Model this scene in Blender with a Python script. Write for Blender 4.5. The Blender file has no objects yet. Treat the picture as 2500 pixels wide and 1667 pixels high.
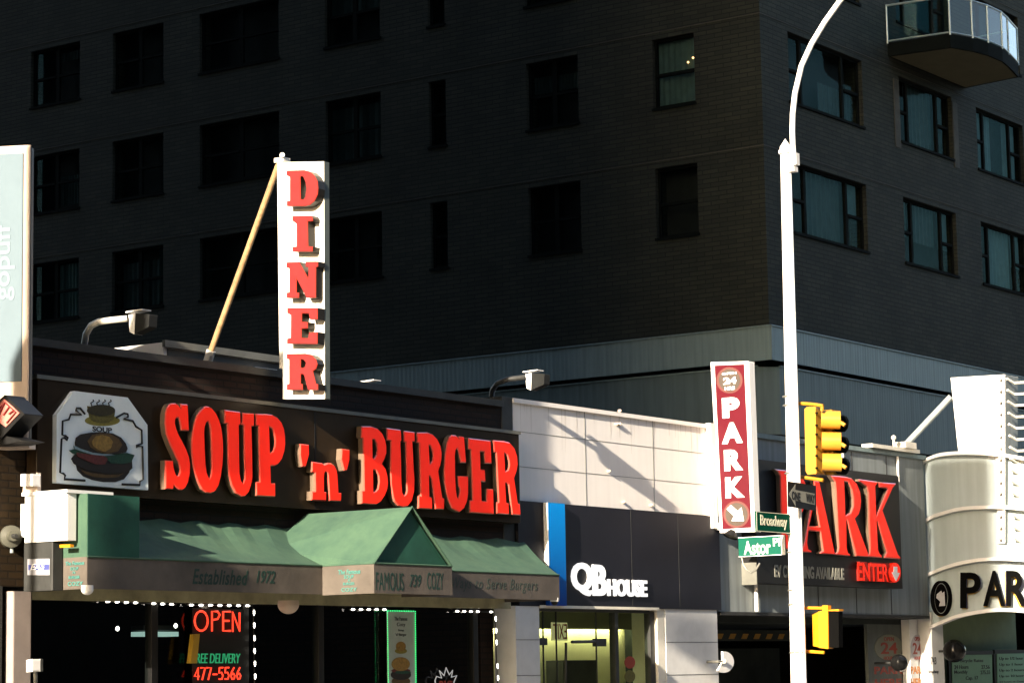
import bpy, bmesh, math, random
from mathutils import Vector, Matrix
random.seed(7)
scene = bpy.context.scene
# ------------------------------------------------------------------ camera
PXW, PXH, FPX = 2500.0, 1667.0, 6106.25           # photograph size and focal length in its pixels
yaw, pit, rol = math.radians(35.32316), math.radians(7.56928), math.radians(-1.00605)
CAM = Vector((0.0, -18.5, 1.6))
fwd = Vector((math.cos(yaw)*math.cos(pit), math.sin(yaw)*math.cos(pit), math.sin(pit)))
r0 = Vector((math.sin(yaw), -math.cos(yaw), 0.0)); u0 = r0.cross(fwd)
RT = r0*math.cos(rol) + u0*math.sin(rol); UP = -r0*math.sin(rol) + u0*math.cos(rol)
cd = bpy.data.cameras.new('camera'); cam = bpy.data.objects.new('camera', cd)
scene.collection.objects.link(cam)
m = Matrix((RT, UP, -fwd)).transposed().to_4x4(); m.translation = CAM; cam.matrix_world = m
cd.sensor_width = 36.0; cd.lens = FPX/PXW*36.0; cd.clip_start = 0.1; cd.clip_end = 4000.0
scene.camera = cam
# ------------------------------------------------------------------ light
SUN_PHI, SUN_EL = math.radians(8.5), math.radians(20.1)      # sun travels along +X, a little into the facade
SDIR = Vector((math.cos(SUN_PHI)*math.cos(SUN_EL), math.sin(SUN_PHI)*math.cos(SUN_EL), -math.sin(SUN_EL)))
sd = bpy.data.lights.new('sun', 'SUN'); sun = bpy.data.objects.new('sun', sd); scene.collection.objects.link(sun)
sun.rotation_euler = SDIR.to_track_quat('-Z', 'Y').to_euler(); sun.location = (-60, -30, 60)
sd.energy = 5.0; sd.angle = math.radians(0.5); sd.color = (1.0, 0.86, 0.68)
world = bpy.data.worlds.new('World'); scene.world = world; world.use_nodes = True
wn = world.node_tree.nodes; wl = world.node_tree.links
sky = wn.new('ShaderNodeTexSky'); sky.sky_type = 'NISHITA'; sky.sun_disc = False
sky.sun_elevation = SUN_EL; sky.sun_rotation = math.atan2(-SDIR.x, -SDIR.y); sky.dust_density = 2.5; sky.air_density = 1.0; sky.ozone_density = 0.2
wl.new(sky.outputs[0], wn['Background'].inputs[0]); wn['Background'].inputs[1].default_value = 0.13
scene.view_settings.view_transform = 'Standard'; scene.view_settings.look = 'None'
scene.view_settings.exposure = 2.0; scene.view_settings.gamma = 1.0
scene.render.engine = 'CYCLES'

# ------------------------------------------------------------------ measuring: a photo pixel onto a real plane
def ray(px, py): return fwd + RT*((px-PXW/2)/FPX) - UP*((py-PXH/2)/FPX)
def fy(px, py, y): d = ray(px, py); return CAM + d*((y-CAM.y)/d.y)
def fx(px, py, x): d = ray(px, py); return CAM + d*((x-CAM.x)/d.x)
def fz(px, py, z): d = ray(px, py); return CAM + d*((z-CAM.z)/d.z)
CYL = (39.65, -0.58, 1.76)                         # the round corner pavilion on the right
def fc(px, py, dr=0.0):
    d = ray(px, py); R = CYL[2]+dr; ox, oy = CAM.x-CYL[0], CAM.y-CYL[1]
    a = d.x*d.x+d.y*d.y; b = 2*(ox*d.x+oy*d.y); c = ox*ox+oy*oy-R*R
    q = b*b-4*a*c
    return CAM + d*((-b-math.sqrt(max(q, 0)))/(2*a))
def V(x, y, z): return Vector((x, y, z))

# ------------------------------------------------------------------ materials
def mat(name, col, rough=0.6, metal=0.0, var=0.15, scale=3.0, bump=0.0, bscale=40.0, spec=0.22, streak=0.0, col2=None, edge=0.5, coat=0.0):
    mt = bpy.data.materials.new(name); mt.use_nodes = True
    n, l = mt.node_tree.nodes, mt.node_tree.links; p = n['Principled BSDF']
    p.inputs['Roughness'].default_value = rough; p.inputs['Metallic'].default_value = metal
    p.inputs['Specular IOR Level'].default_value = spec; p.inputs['Coat Weight'].default_value = coat
    g = n.new('ShaderNodeNewGeometry')
    nz = n.new('ShaderNodeTexNoise'); nz.inputs['Scale'].default_value = scale; nz.inputs['Detail'].default_value = 8; nz.inputs['Roughness'].default_value = 0.65
    l.new(g.outputs['Position'], nz.inputs['Vector'])
    fac = nz.outputs['Fac']
    if streak > 0:
        mp = n.new('ShaderNodeMapping'); mp.inputs['Scale'].default_value = (9, 9, 0.5); l.new(g.outputs['Position'], mp.inputs['Vector'])
        n2 = n.new('ShaderNodeTexNoise'); n2.inputs['Scale'].default_value = 1.2; n2.inputs['Detail'].default_value = 5; l.new(mp.outputs[0], n2.inputs['Vector'])
        mx = n.new('ShaderNodeMix'); mx.data_type = 'FLOAT'; mx.inputs[0].default_value = streak
        l.new(fac, mx.inputs[2]); l.new(n2.outputs['Fac'], mx.inputs[3]); fac = mx.outputs[0]
    cr = n.new('ShaderNodeValToRGB'); e = cr.color_ramp.elements
    lo = [max(0, c*(1-var)) for c in col]; hi = [c*(1+var) for c in (col2 or col)]
    e[0].position = 0.3; e[1].position = 0.7; e[0].color = (*lo, 1); e[1].color = (*hi, 1)
    l.new(fac, cr.inputs[0]); l.new(cr.outputs[0], p.inputs['Base Color'])
    if bump > 0:
        nb = n.new('ShaderNodeTexNoise'); nb.inputs['Scale'].default_value = bscale; nb.inputs['Detail'].default_value = 4
        l.new(g.outputs['Position'], nb.inputs['Vector'])
        bp = n.new('ShaderNodeBump'); bp.inputs['Strength'].default_value = bump; bp.inputs['Distance'].default_value = 0.01
        l.new(nb.outputs['Fac'], bp.inputs['Height']); l.new(bp.outputs[0], p.inputs['Normal'])
    return mt
def brick(name, c1, c2, cm, bw=0.22, rh=0.075, ms=0.012, rough=0.85, var=0.5):
    mt = bpy.data.materials.new(name); mt.use_nodes = True
    n, l = mt.node_tree.nodes, mt.node_tree.links; p = n['Principled BSDF']; p.inputs['Roughness'].default_value = rough
    p.inputs['Specular IOR Level'].default_value = 0.2
    g = n.new('ShaderNodeNewGeometry'); sx = n.new('ShaderNodeSeparateXYZ'); l.new(g.outputs['Position'], sx.inputs[0])
    ad = n.new('ShaderNodeMath'); ad.operation = 'ADD'; l.new(sx.outputs['X'], ad.inputs[0]); l.new(sx.outputs['Y'], ad.inputs[1])
    cb = n.new('ShaderNodeCombineXYZ'); l.new(ad.outputs[0], cb.inputs['X']); l.new(sx.outputs['Z'], cb.inputs['Y'])
    b = n.new('ShaderNodeTexBrick'); b.inputs['Scale'].default_value = 1.0; b.inputs['Brick Width'].default_value = bw
    b.inputs['Row Height'].default_value = rh; b.inputs['Mortar Size'].default_value = ms; b.inputs['Mortar Smooth'].default_value = 0.2
    b.inputs['Bias'].default_value = 0.0
    b.inputs['Color1'].default_value = (*c1, 1); b.inputs['Color2'].default_value = (*c2, 1); b.inputs['Mortar'].default_value = (*cm, 1)
    l.new(cb.outputs[0], b.inputs['Vector'])
    nz = n.new('ShaderNodeTexNoise'); nz.inputs['Scale'].default_value = 0.8; nz.inputs['Detail'].default_value = 9; l.new(g.outputs['Position'], nz.inputs['Vector'])
    mr = n.new('ShaderNodeMapRange'); mr.inputs['To Min'].default_value = 1-var; mr.inputs['To Max'].default_value = 1+var; l.new(nz.outputs['Fac'], mr.inputs['Value'])
    mx = n.new('ShaderNodeMix'); mx.data_type = 'RGBA'; mx.blend_type = 'MULTIPLY'; mx.inputs[0].default_value = 1.0
    l.new(b.outputs['Color'], mx.inputs[6]); l.new(mr.outputs[0], mx.inputs[7]); l.new(mx.outputs[2], p.inputs['Base Color'])
    bp = n.new('ShaderNodeBump'); bp.inputs['Strength'].default_value = 0.6; bp.inputs['Distance'].default_value = 0.01; bp.invert = True
    l.new(b.outputs['Fac'], bp.inputs['Height']); l.new(bp.outputs[0], p.inputs['Normal'])
    return mt
def emis(name, col, strength):
    mt = bpy.data.materials.new(name); mt.use_nodes = True; p = mt.node_tree.nodes['Principled BSDF']
    p.inputs['Base Color'].default_value = (*[c*0.5 for c in col], 1); p.inputs['Emission Color'].default_value = (*col, 1); p.inputs['Emission Strength'].default_value = strength
    return mt
def glass(name, tint=(0.8, 0.9, 0.88), gcol=(1, 1, 1), rough=0.02):
    mt = bpy.data.materials.new(name); mt.use_nodes = True; n, l = mt.node_tree.nodes, mt.node_tree.links
    n.remove(n['Principled BSDF']); o = n['Material Output']
    t = n.new('ShaderNodeBsdfTransparent'); t.inputs[0].default_value = (*tint, 1)
    g = n.new('ShaderNodeBsdfGlossy'); g.inputs['Roughness'].default_value = rough; g.inputs[0].default_value = (*gcol, 1)
    lw = n.new('ShaderNodeLayerWeight'); lw.inputs[0].default_value = 0.5
    pw = n.new('ShaderNodeMath'); pw.operation = 'POWER'; pw.inputs[1].default_value = 5.0; l.new(lw.outputs['Facing'], pw.inputs[0])
    f = n.new('ShaderNodeMath'); f.operation = 'MULTIPLY_ADD'; f.inputs[1].default_value = 0.95; f.inputs[2].default_value = 0.045; l.new(pw.outputs[0], f.inputs[0])
    mx = n.new('ShaderNodeMixShader'); l.new(f.outputs[0], mx.inputs[0]); l.new(t.outputs[0], mx.inputs[1]); l.new(g.outputs[0], mx.inputs[2])
    l.new(mx.outputs[0], o.inputs[0])
    return mt
M = {}
M['tower_brick'] = brick('tower_brick', (0.025, 0.027, 0.019), (0.017, 0.019, 0.0145), (0.01, 0.0115, 0.009), 0.4, 0.1, 0.014, var=0.5)
M['diner_brick'] = brick('dark_brown_brick', (0.02, 0.010, 0.007), (0.013, 0.007, 0.005), (0.008, 0.006, 0.005))
M['tan_brick'] = brick('tan_brick', (0.03, 0.018, 0.007), (0.021, 0.0125, 0.005), (0.014, 0.009, 0.004), 0.21, 0.075, 0.01)
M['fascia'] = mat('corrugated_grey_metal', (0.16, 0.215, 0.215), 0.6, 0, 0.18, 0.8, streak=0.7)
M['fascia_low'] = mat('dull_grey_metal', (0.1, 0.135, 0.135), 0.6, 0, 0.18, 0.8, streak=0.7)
M['pit'] = mat('matt_black_visor', (0.003, 0.003, 0.003), 0.95, 0, 0.2, spec=0.02)
M['black'] = mat('black_paint', (0.008, 0.008, 0.008), 0.5, 0, 0.3)
M['dark'] = mat('dark_grey_paint', (0.03, 0.031, 0.03), 0.5, 0, 0.3, 4)
M['inside'] = mat('dark_room_paint', (0.012, 0.013, 0.013), 0.9, 0, 0.3)
M['bronze'] = mat('dark_bronze_metal', (0.004, 0.0055, 0.005), 0.9, 0, 0.2, spec=0.05)
M['white'] = mat('white_paint', (0.72, 0.71, 0.69), 0.45, 0, 0.05, 5, streak=0.4)
M['panel_white'] = mat('white_wall_panel', (0.8, 0.76, 0.72), 0.5, 0, 0.06, 1.6, 0.1, 60, streak=0.5)
M['streak'] = mat('faint_rain_streak', (0.62, 0.58, 0.53), 0.7, 0, 0.1, 9)
M['stone_white'] = mat('white_stone_tile', (0.6, 0.6, 0.59), 0.4, 0, 0.08, 4)
M['park_metal'] = mat('weathered_grey_panel', (0.2, 0.225, 0.225), 0.6, 0.0, 0.25, 1.2, streak=0.8)
M['pav'] = mat('pavilion_grey_paint', (0.37, 0.43, 0.44), 0.5, 0, 0.12, 1.5, streak=0.6)
M['cream'] = mat('cream_paint', (0.7, 0.66, 0.56), 0.45, 0, 0.1, 4)
M['lampwhite'] = mat('galvanised_white_pole', (0.7, 0.68, 0.65), 0.45, 0.0, 0.12, 6, streak=0.5)
M['sign_brown'] = mat('brown_black_sign_panel', (0.03, 0.019, 0.01), 0.28, 0, 0.35, 1.5, 0.15, 6)
M['trim_grey'] = mat('grey_metal_trim', (0.16, 0.16, 0.14), 0.4, 0.3, 0.2)
M['red'] = mat('red_acrylic', (0.72, 0.012, 0.003), 0.45, 0, 0.12, 2)
M['red'].node_tree.nodes['Principled BSDF'].inputs['Emission Color'].default_value = (1.0, 0.022, 0.004, 1); M['red'].node_tree.nodes['Principled BSDF'].inputs['Emission Strength'].default_value = 0.13   # lit channel letters
M['red_body'] = mat('dark_red_return', (0.25, 0.008, 0.004), 0.5)
M['red_trim'] = mat('pink_red_trim', (0.8, 0.1, 0.07), 0.12, 0, 0.05, coat=1.0)
M['letter_side'] = mat('white_letter_return', (0.14, 0.1, 0.07), 0.35, 0, 0.05)
M['diner_white'] = mat('diner_white_enamel', (0.7, 0.66, 0.58), 0.35, 0, 0.05, 3)
M['coral'] = mat('faded_coral_red', (0.155, 0.016, 0.016), 0.5, 0, 0.12, 8)
M['coral_trim'] = mat('coral_edge', (0.25, 0.02, 0.01), 0.4, 0, 0.1)
M['letter_dark'] = mat('dark_letter_return', (0.012, 0.009, 0.006), 0.35, 0, 0.2)
M['diner_edge'] = mat('dull_teal_metal', (0.07, 0.085, 0.08), 0.6, 0, 0.2)
M['rust'] = mat('rusty_yellow_pole', (0.27, 0.17, 0.085), 0.6, 0, 0.35, 14)
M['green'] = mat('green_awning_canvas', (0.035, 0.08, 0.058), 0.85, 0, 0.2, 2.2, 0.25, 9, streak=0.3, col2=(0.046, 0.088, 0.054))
M['green_dark'] = mat('dark_green_canvas', (0.012, 0.062, 0.042), 0.75, 0, 0.25, 3, 0.25, 9)  # on the end box, the shade is put into this darker green
M['valance'] = mat('grey_valance_canvas', (0.08, 0.068, 0.057), 0.6, 0, 0.3, 2.0, 0.2, 7)
M['soffit'] = mat('cream_soffit', (0.28, 0.26, 0.16), 0.5, 0, 0.3, 4)
M['text_green'] = mat('dark_green_lettering', (0.012, 0.035, 0.027), 0.6)
M['text_faded'] = mat('faded_green_lettering', (0.04, 0.055, 0.045), 0.7)
M['text_teal'] = mat('faded_teal_lettering', (0.05, 0.17, 0.15), 0.6)
M['text_white'] = mat('white_lettering', (0.8, 0.8, 0.78), 0.4, 0, 0.03)
M['text_black'] = mat('black_lettering', (0.01, 0.01, 0.01), 0.5)
M['navy'] = mat('navy_black_panel', (0.008, 0.008, 0.013), 0.55, 0, 0.3, 1.2, spec=0.25)
M['blue'] = mat('blue_panel', (0.012, 0.17, 0.62), 0.35, 0, 0.1)
def vgrad(mt, z0, z1, c0, c1):
    n, l = mt.node_tree.nodes, mt.node_tree.links; g_ = n.new('ShaderNodeNewGeometry'); sp = n.new('ShaderNodeSeparateXYZ'); l.new(g_.outputs['Position'], sp.inputs[0])
    mr = n.new('ShaderNodeMapRange'); mr.inputs['From Min'].default_value = z0; mr.inputs['From Max'].default_value = z1; l.new(sp.outputs['Z'], mr.inputs['Value'])
    cr = n.new('ShaderNodeValToRGB'); cr.color_ramp.elements[0].color = (*c0, 1); cr.color_ramp.elements[1].color = (*c1, 1); l.new(mr.outputs[0], cr.inputs[0]); l.new(cr.outputs[0], n['Principled BSDF'].inputs['Base Color'])
vgrad(M['blue'], 2.4, 3.75, (0.003, 0.03, 0.22), (0.0, 0.26, 0.75))
M['signred'] = mat('sign_red', (0.08, 0.004, 0.010), 0.4, 0, 0.08)
M['signring'] = mat('olive_pink_ring', (0.12, 0.045, 0.04), 0.4)
M['signolive'] = mat('olive_disc', (0.065, 0.05, 0.04), 0.5)
M['yellow'] = mat('signal_yellow', (0.45, 0.215, 0.025), 0.4, 0, 0.1, 6)
M['orange'] = mat('signal_orange_yellow', (0.6, 0.24, 0.01), 0.4, 0, 0.1)
M['dkyellow'] = mat('dull_signal_yellow', (0.3, 0.15, 0.01), 0.5, 0, 0.2)
M['street_green'] = mat('street_sign_green', (0.0, 0.05, 0.028), 0.8, 0, 0.08, spec=0.03)
M['street_teal'] = mat('street_sign_teal', (0.003, 0.075, 0.048), 0.4, 0, 0.08)
M['grey_letter'] = mat('dull_silver_sheet', (0.2, 0.2, 0.17), 0.4, 0, 0.1)
M['ivory'] = mat('ivory_lettering', (0.55, 0.55, 0.42), 0.4, 0, 0.05)
M['plaque'] = mat('plaque_white', (0.74, 0.8, 0.8), 0.5, 0, 0.06, 6)
M['banner_sheet'] = mat('grey_banner_sheet', (0.36, 0.42, 0.4), 0.6, 0, 0.08, 6)
M['bun_dark'] = mat('bun_dark_print', (0.018, 0.012, 0.008), 0.5)
M['bun_mid'] = mat('bun_brown_print', (0.09, 0.05, 0.014), 0.5, 0, 0.3, 30)
M['bun_gold'] = mat('bun_gold_print', (0.24, 0.14, 0.03), 0.5, 0, 0.4, 40)
M['lettuce'] = mat('lettuce_print', (0.012, 0.05, 0.028), 0.5, 0, 0.4, 40)
M['tomato'] = mat('tomato_print', (0.1, 0.02, 0.016), 0.5, 0, 0.4, 30)
M['onion'] = mat('onion_print', (0.22, 0.3, 0.33), 0.5, 0, 0.2, 30)
M['bowl'] = mat('olive_bowl_print', (0.1, 0.085, 0.018), 0.5, 0, 0.4, 40)
M['bowl_dark'] = mat('dark_bowl_print', (0.03, 0.025, 0.008), 0.5, 0, 0.4, 40)
M['saucer'] = mat('yellow_saucer_print', (0.2, 0.17, 0.03), 0.5, 0, 0.3, 30)
M['screen_blue'] = mat('pale_blue_poster', (0.122, 0.163, 0.192), 0.95, 0, 0.03, spec=0.0)
M['screen_text'] = mat('pale_poster_lettering', (0.162, 0.215, 0.245), 0.95, 0, 0.03, spec=0.0)
M['tanframe'] = mat('beige_frame', (0.5, 0.4, 0.32), 0.5, 0, 0.08)
M['pinkstone'] = mat('pinkish_render', (0.25, 0.21, 0.19), 0.7, 0, 0.15)
M['asphalt'] = mat('asphalt', (0.05, 0.05, 0.05), 0.9, 0, 0.3, 6, 0.4, 120)
M['concrete'] = mat('sidewalk_concrete', (0.24, 0.23, 0.21), 0.85, 0, 0.2, 3, 0.3, 60)
M['glass'] = glass('shop_glass')
M['tower_glass'] = glass('window_glass', (0.8, 0.88, 0.88), (0.06, 0.11, 0.11))
M['door_glass'] = glass('door_glass', (0.75, 0.85, 0.72))
M['balc_glass'] = glass('balcony_glass', (0.35, 0.62, 0.64))
M['curtain'] = mat('pale_curtain', (0.06, 0.1, 0.095), 0.8, 0, 0.2, 5)
M['curtain_dim'] = mat('dim_blind', (0.02, 0.034, 0.032), 0.8, 0, 0.25, 5)
M['lit_white'] = emis('lit_white_letter', (1.0, 1.0, 0.98), 0.24)
M['exit_glow'] = emis('exit_sign_plate', (0.9, 0.8, 0.4), 0.09)
M['led'] = emis('led_strip', (1.0, 0.95, 0.8), 3.0)
M['led_green'] = emis('green_led', (0.05, 0.9, 0.25), 0.5)
M['neon_red'] = emis('neon_red', (1.0, 0.05, 0.02), 0.42)
M['neon_green'] = emis('neon_green', (0.02, 0.3, 0.12), 0.22)
M['neon_pink'] = emis('neon_white', (0.5, 0.5, 0.5), 0.15)
M['cove'] = emis('cove_lamp', (1.0, 0.93, 0.58), 14.0)
M['lamp_dim'] = emis('dim_lamp', (0.7, 1.0, 0.9), 0.12)
M['lamp_warm'] = emis('warm_lamp', (1.0, 0.55, 0.2), 1.2)
M['olive_wall'] = mat('olive_room_wall', (0.5, 0.48, 0.28), 0.8, 0, 0.08)
M['olive_dark'] = mat('olive_ceiling', (0.2, 0.2, 0.12), 0.8, 0, 0.08)
M['menu'] = mat('green_menu_board', (0.16, 0.3, 0.18), 0.5, 0, 0.1)
M['canopy_green'] = mat('green_canopy_lining', (0.13, 0.17, 0.09), 0.7, 0, 0.15)
M['bluegloss'] = mat('violet_blue_return', (0.035, 0.04, 0.2), 0.3)
M['amber'] = mat('amber_backing', (0.4, 0.25, 0.03), 0.4)
M['garage'] = mat('dark_garage_wall', (0.022, 0.026, 0.022), 0.9, 0, 0.5, 1.2)
M['garage_grey'] = mat('stained_grey_wall', (0.1, 0.11, 0.1), 0.8, 0, 0.25, 2, streak=.4)
M['sticker'] = mat('white_sticker', (0.3, 0.3, 0.33), 0.4)
M['sticker_blue'] = mat('sticker_blue_print', (0.05, 0.06, 0.2), 0.5)
M['brickpink'] = mat('pale_red_neon_sign', (0.45, 0.16, 0.13), 0.5, 0, 0.2, 9)
M['window_trim'] = mat('pale_brick_trim', (0.045, 0.043, 0.035), 0.85, 0, 0.3)
M['slab_under'] = mat('tan_soffit', (0.12, 0.105, 0.06), 0.8, 0, 0.1)
M['alu'] = mat('aluminium_rail', (0.3, 0.36, 0.37), 0.35, 0.3, 0.1)
M['far_brick'] = brick('far_brown_brick', (0.03, 0.028, 0.026), (0.025, 0.023, 0.022), (0.02, 0.02, 0.018))
M['bell'] = mat('dull_bell_grey', (0.07, 0.07, 0.055), 0.5)
M['mirror'] = mat('mirror_dark', (0.01, 0.01, 0.01), 0.05, 0, 0.1)
M['orange_text'] = mat('orange_lettering', (0.5, 0.2, 0.06), 0.5)
M['red_text'] = mat('dark_red_lettering', (0.26, 0.03, 0.015), 0.5)
M['oval'] = mat('grey_white_oval', (0.4, 0.4, 0.42), 0.5)
M['oval_dim'] = mat('olive_oval', (0.17, 0.17, 0.12), 0.5)

# ------------------------------------------------------------------ objects
COL = scene.collection
def tagit(o, label=None, cat=None, group=None, kind=None):
    if label: o['label'] = label
    if cat: o['category'] = cat
    if group: o['group'] = group
    if kind: o['kind'] = kind
    return o
def thing(name, loc, label, cat, group=None):
    o = bpy.data.objects.new(name, None); COL.objects.link(o); o.location = loc; o.empty_display_size = 0.2
    return tagit(o, label, cat, group)
def wloc(o):
    v = Vector((0, 0, 0))
    while o is not None: v = v + o.location; o = o.parent
    return v
def link_mesh(name, verts, faces, mats, parent=None, idx=None, bevel=0.0, smooth=False, origin=None, recalc=True):
    base = wloc(parent) if parent is not None else (Vector(origin) if origin is not None else Vector((0, 0, 0)))
    me = bpy.data.meshes.new(name)
    me.from_pydata([tuple(Vector(v)-base) for v in verts], [], faces)
    if not isinstance(mats, (list, tuple)): mats = [mats]
    for x in mats: me.materials.append(x)
    if idx: me.polygons.foreach_set('material_index', idx)
    if recalc:
        bm = bmesh.new(); bm.from_mesh(me); bmesh.ops.recalc_face_normals(bm, faces=bm.faces); bm.to_mesh(me); bm.free()
    if smooth:
        for p in me.polygons: p.use_smooth = True
    me.update()
    o = bpy.data.objects.new(name, me); COL.objects.link(o)
    if parent is not None: o.parent = parent
    else: o.location = base
    if bevel > 0:
        b = o.modifiers.new('bevel', 'BEVEL'); b.width = bevel; b.segments = 2; b.limit_method = 'ANGLE'; b.angle_limit = math.radians(40)
    if smooth:
        try:
            e = o.modifiers.new('edges', 'EDGE_SPLIT'); e.split_angle = math.radians(40)
        except Exception: pass
    return o
class MB:
    def __init__(s): s.v = []; s.f = []; s.i = []
    def add(s, vs, fs, mi=0):
        k = len(s.v); s.v += [Vector(x) for x in vs]; s.f += [[j+k for j in f] for f in fs]; s.i += [mi]*len(fs); return s
    def quad(s, a, b, c, d, mi=0): return s.add([a, b, c, d], [[0, 1, 2, 3]], mi)
    def poly(s, pts, mi=0): return s.add(pts, [list(range(len(pts)))], mi)
    def prism(s, pts, vec, mi=0, side=None):
        n = len(pts); vec = Vector(vec); q = [Vector(p)+vec for p in pts]
        s.add(list(pts)+q, [list(range(n))[::-1], list(range(n, 2*n))], mi)
        s.add(list(pts)+q, [[i, (i+1) % n, n+(i+1) % n, n+i] for i in range(n)], mi if side is None else side); return s
    def box(s, x0, x1, y0, y1, z0, z1, mi=0):
        return s.prism([V(x0, y0, z0), V(x1, y0, z0), V(x1, y1, z0), V(x0, y1, z0)], (0, 0, z1-z0), mi)
    def tube(s, pts, r, n=10, mi=0, caps=True):
        pts = [Vector(p) for p in pts]; rs = r if isinstance(r, (list, tuple)) else [r]*len(pts); rings = []
        t0 = (pts[1]-pts[0]).normalized(); a = t0.orthogonal().normalized()
        for k, p in enumerate(pts):
            t = (pts[min(k+1, len(pts)-1)]-pts[max(k-1, 0)]).normalized()
            a = (a - t*a.dot(t)).normalized(); b = t.cross(a)
            rings.append([p + (a*math.cos(6.28318*j/n)+b*math.sin(6.28318*j/n))*rs[k] for j in range(n)])
        vs = [v for R in rings for v in R]; fs = []
        for k in range(len(rings)-1):
            for j in range(n): fs.append([k*n+j, k*n+(j+1) % n, (k+1)*n+(j+1) % n, (k+1)*n+j])
        if caps: fs += [list(range(n))[::-1], [(len(rings)-1)*n+j for j in range(n)]]
        return s.add(vs, fs, mi)
    def lathe(s, prof, c, ax, n=24, mi=0):
        ax = Vector(ax).normalized(); a = ax.orthogonal().normalized(); b = ax.cross(a); c = Vector(c); vs = []; fs = []
        for r, h in prof: vs += [c+ax*h+(a*math.cos(6.28318*j/n)+b*math.sin(6.28318*j/n))*max(r, 1e-4) for j in range(n)]
        for k in range(len(prof)-1):
            for j in range(n): fs.append([k*n+j, k*n+(j+1) % n, (k+1)*n+(j+1) % n, (k+1)*n+j])
        return s.add(vs, fs, mi)
    def build(s, name, mats, parent=None, bevel=0.0, smooth=False, origin=None, recalc=True):
        return link_mesh(name, s.v, s.f, mats, parent, s.i, bevel, smooth, origin, recalc)
def curve_geo(cu):
    o = bpy.data.objects.new('outline_source', cu); COL.objects.link(o)
    dg = bpy.context.evaluated_depsgraph_get(); me = bpy.data.meshes.new_from_object(o.evaluated_get(dg))
    vs = [v.co.copy() for v in me.vertices]; fs = [list(p.vertices) for p in me.polygons]; ns = [p.normal.copy() for p in me.polygons]
    bpy.data.objects.remove(o); bpy.data.meshes.remove(me); bpy.data.curves.remove(cu)
    return vs, fs, ns
def loops_geo(loops, depth=0.5, bev=0.0):
    cu = bpy.data.curves.new('outline', 'CURVE'); cu.dimensions = '2D'; cu.fill_mode = 'BOTH'
    for lp in loops:
        sp = cu.splines.new('POLY'); sp.points.add(len(lp)-1)
        for p, q in zip(sp.points, lp): p.co = (q[0], q[1], 0, 1)
        sp.use_cyclic_u = True
    cu.extrude = max(depth-bev, 0.0001); cu.bevel_depth = bev; cu.bevel_resolution = 0; cu.offset = -bev
    return curve_geo(cu)
TXT = {}
def text_geo(s, bold=0.0, shear=0.0, spacing=1.0):
    k = (s, bold, shear, spacing)
    if k not in TXT:
        cu = bpy.data.curves.new('lettering', 'FONT'); cu.body = s; cu.size = 1.0; cu.offset = bold; cu.shear = shear; cu.space_character = spacing
        cu.extrude = 0.5; cu.resolution_u = 4
        vs, fs, ns = curve_geo(cu)
        x0 = min(v.x for v in vs); x1 = max(v.x for v in vs); y0 = min(v.y for v in vs); y1 = max(v.y for v in vs)
        TXT[k] = ([((v.x-x0)/(x1-x0), (v.y-y0)/(y1-y0), v.z) for v in vs], fs)
    return TXT[k]
def text(name, s, bl, br, tl, depth, mt, parent, bold=0.0, shear=0.0, spacing=1.0, out=None):
    """lettering on a flat face: bl/br/tl are the corners of its box on that face, out the outward normal"""
    bl, br, tl = Vector(bl), Vector(br), Vector(tl); out = Vector(out)
    vs, fs = text_geo(s, bold, shear, spacing)
    pts = [bl+(br-bl)*u+(tl-bl)*v+out*(depth*(w+0.5)) for u, v, w in vs]
    return link_mesh(name, pts, fs, mt, parent)
OY = V(0, -1, 0); OX = V(-1, 0, 0)
def ytext(name, s, pbl, ptr, y, depth, mt, parent, **k):
    a, c = fy(*pbl, y), fy(*ptr, y)
    return text(name, s, V(a.x, y, a.z), V(c.x, y, a.z), V(a.x, y, c.z), depth, mt, parent, out=OY, **k)
def xtext(name, s, pbl, ptr, x, depth, mt, parent, **k):
    a, c = fx(*pbl, x), fx(*ptr, x)
    return text(name, s, V(x, a.y, a.z), V(x, c.y, a.z), V(x, a.y, c.z), depth, mt, parent, out=OX, **k)
def yprism(mb, pxs, y, d, mi=0, side=None):      # outline on a plane facing the street, thickness d back into the wall
    return mb.prism([fy(px, py, y) for px, py in pxs], (0, d, 0), mi, side)
def xprism(mb, pxs, x, d, mi=0, side=None):
    return mb.prism([fx(px, py, x) for px, py in pxs], (d, 0, 0), mi, side)
def zoomed(x0, y0, s): return lambda pts: [(x0+a/s, y0+b/s) for a, b in pts]
def letter(name, loops, plane, c, d, mats, parent, bev=0.0):
    """channel letter: outline loops in photo pixels on plane Y=c or X=c, standing d proud of its panel"""
    if plane == 'Y': L = [[(fy(a, b, c).x, fy(a, b, c).z) for a, b in lp] for lp in loops]
    else: L = [[(-fx(a, b, c).y, fx(a, b, c).z) for a, b in lp] for lp in loops]
    vs, fs, ns = loops_geo(L, d/2, bev); idx = []
    for n in ns:
        idx.append(0 if n.z > 0.95 else (2 if n.z > 0.3 else 1))
    if plane == 'Y': pts = [V(v.x, c+d/2-v.z, v.y) for v in vs]
    else: pts = [V(c+d/2-v.z, -v.x, v.y) for v in vs]
    return link_mesh(name, pts, fs, mats, parent, idx)
def ell(cx, cy, rx, ry, n=24, a0=0, a1=360): return [(cx+rx*math.cos(math.radians(a0+(a1-a0)*i/n)), cy+ry*math.sin(math.radians(a0+(a1-a0)*i/n))) for i in range(n if a1-a0 == 360 else n+1)]

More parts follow.
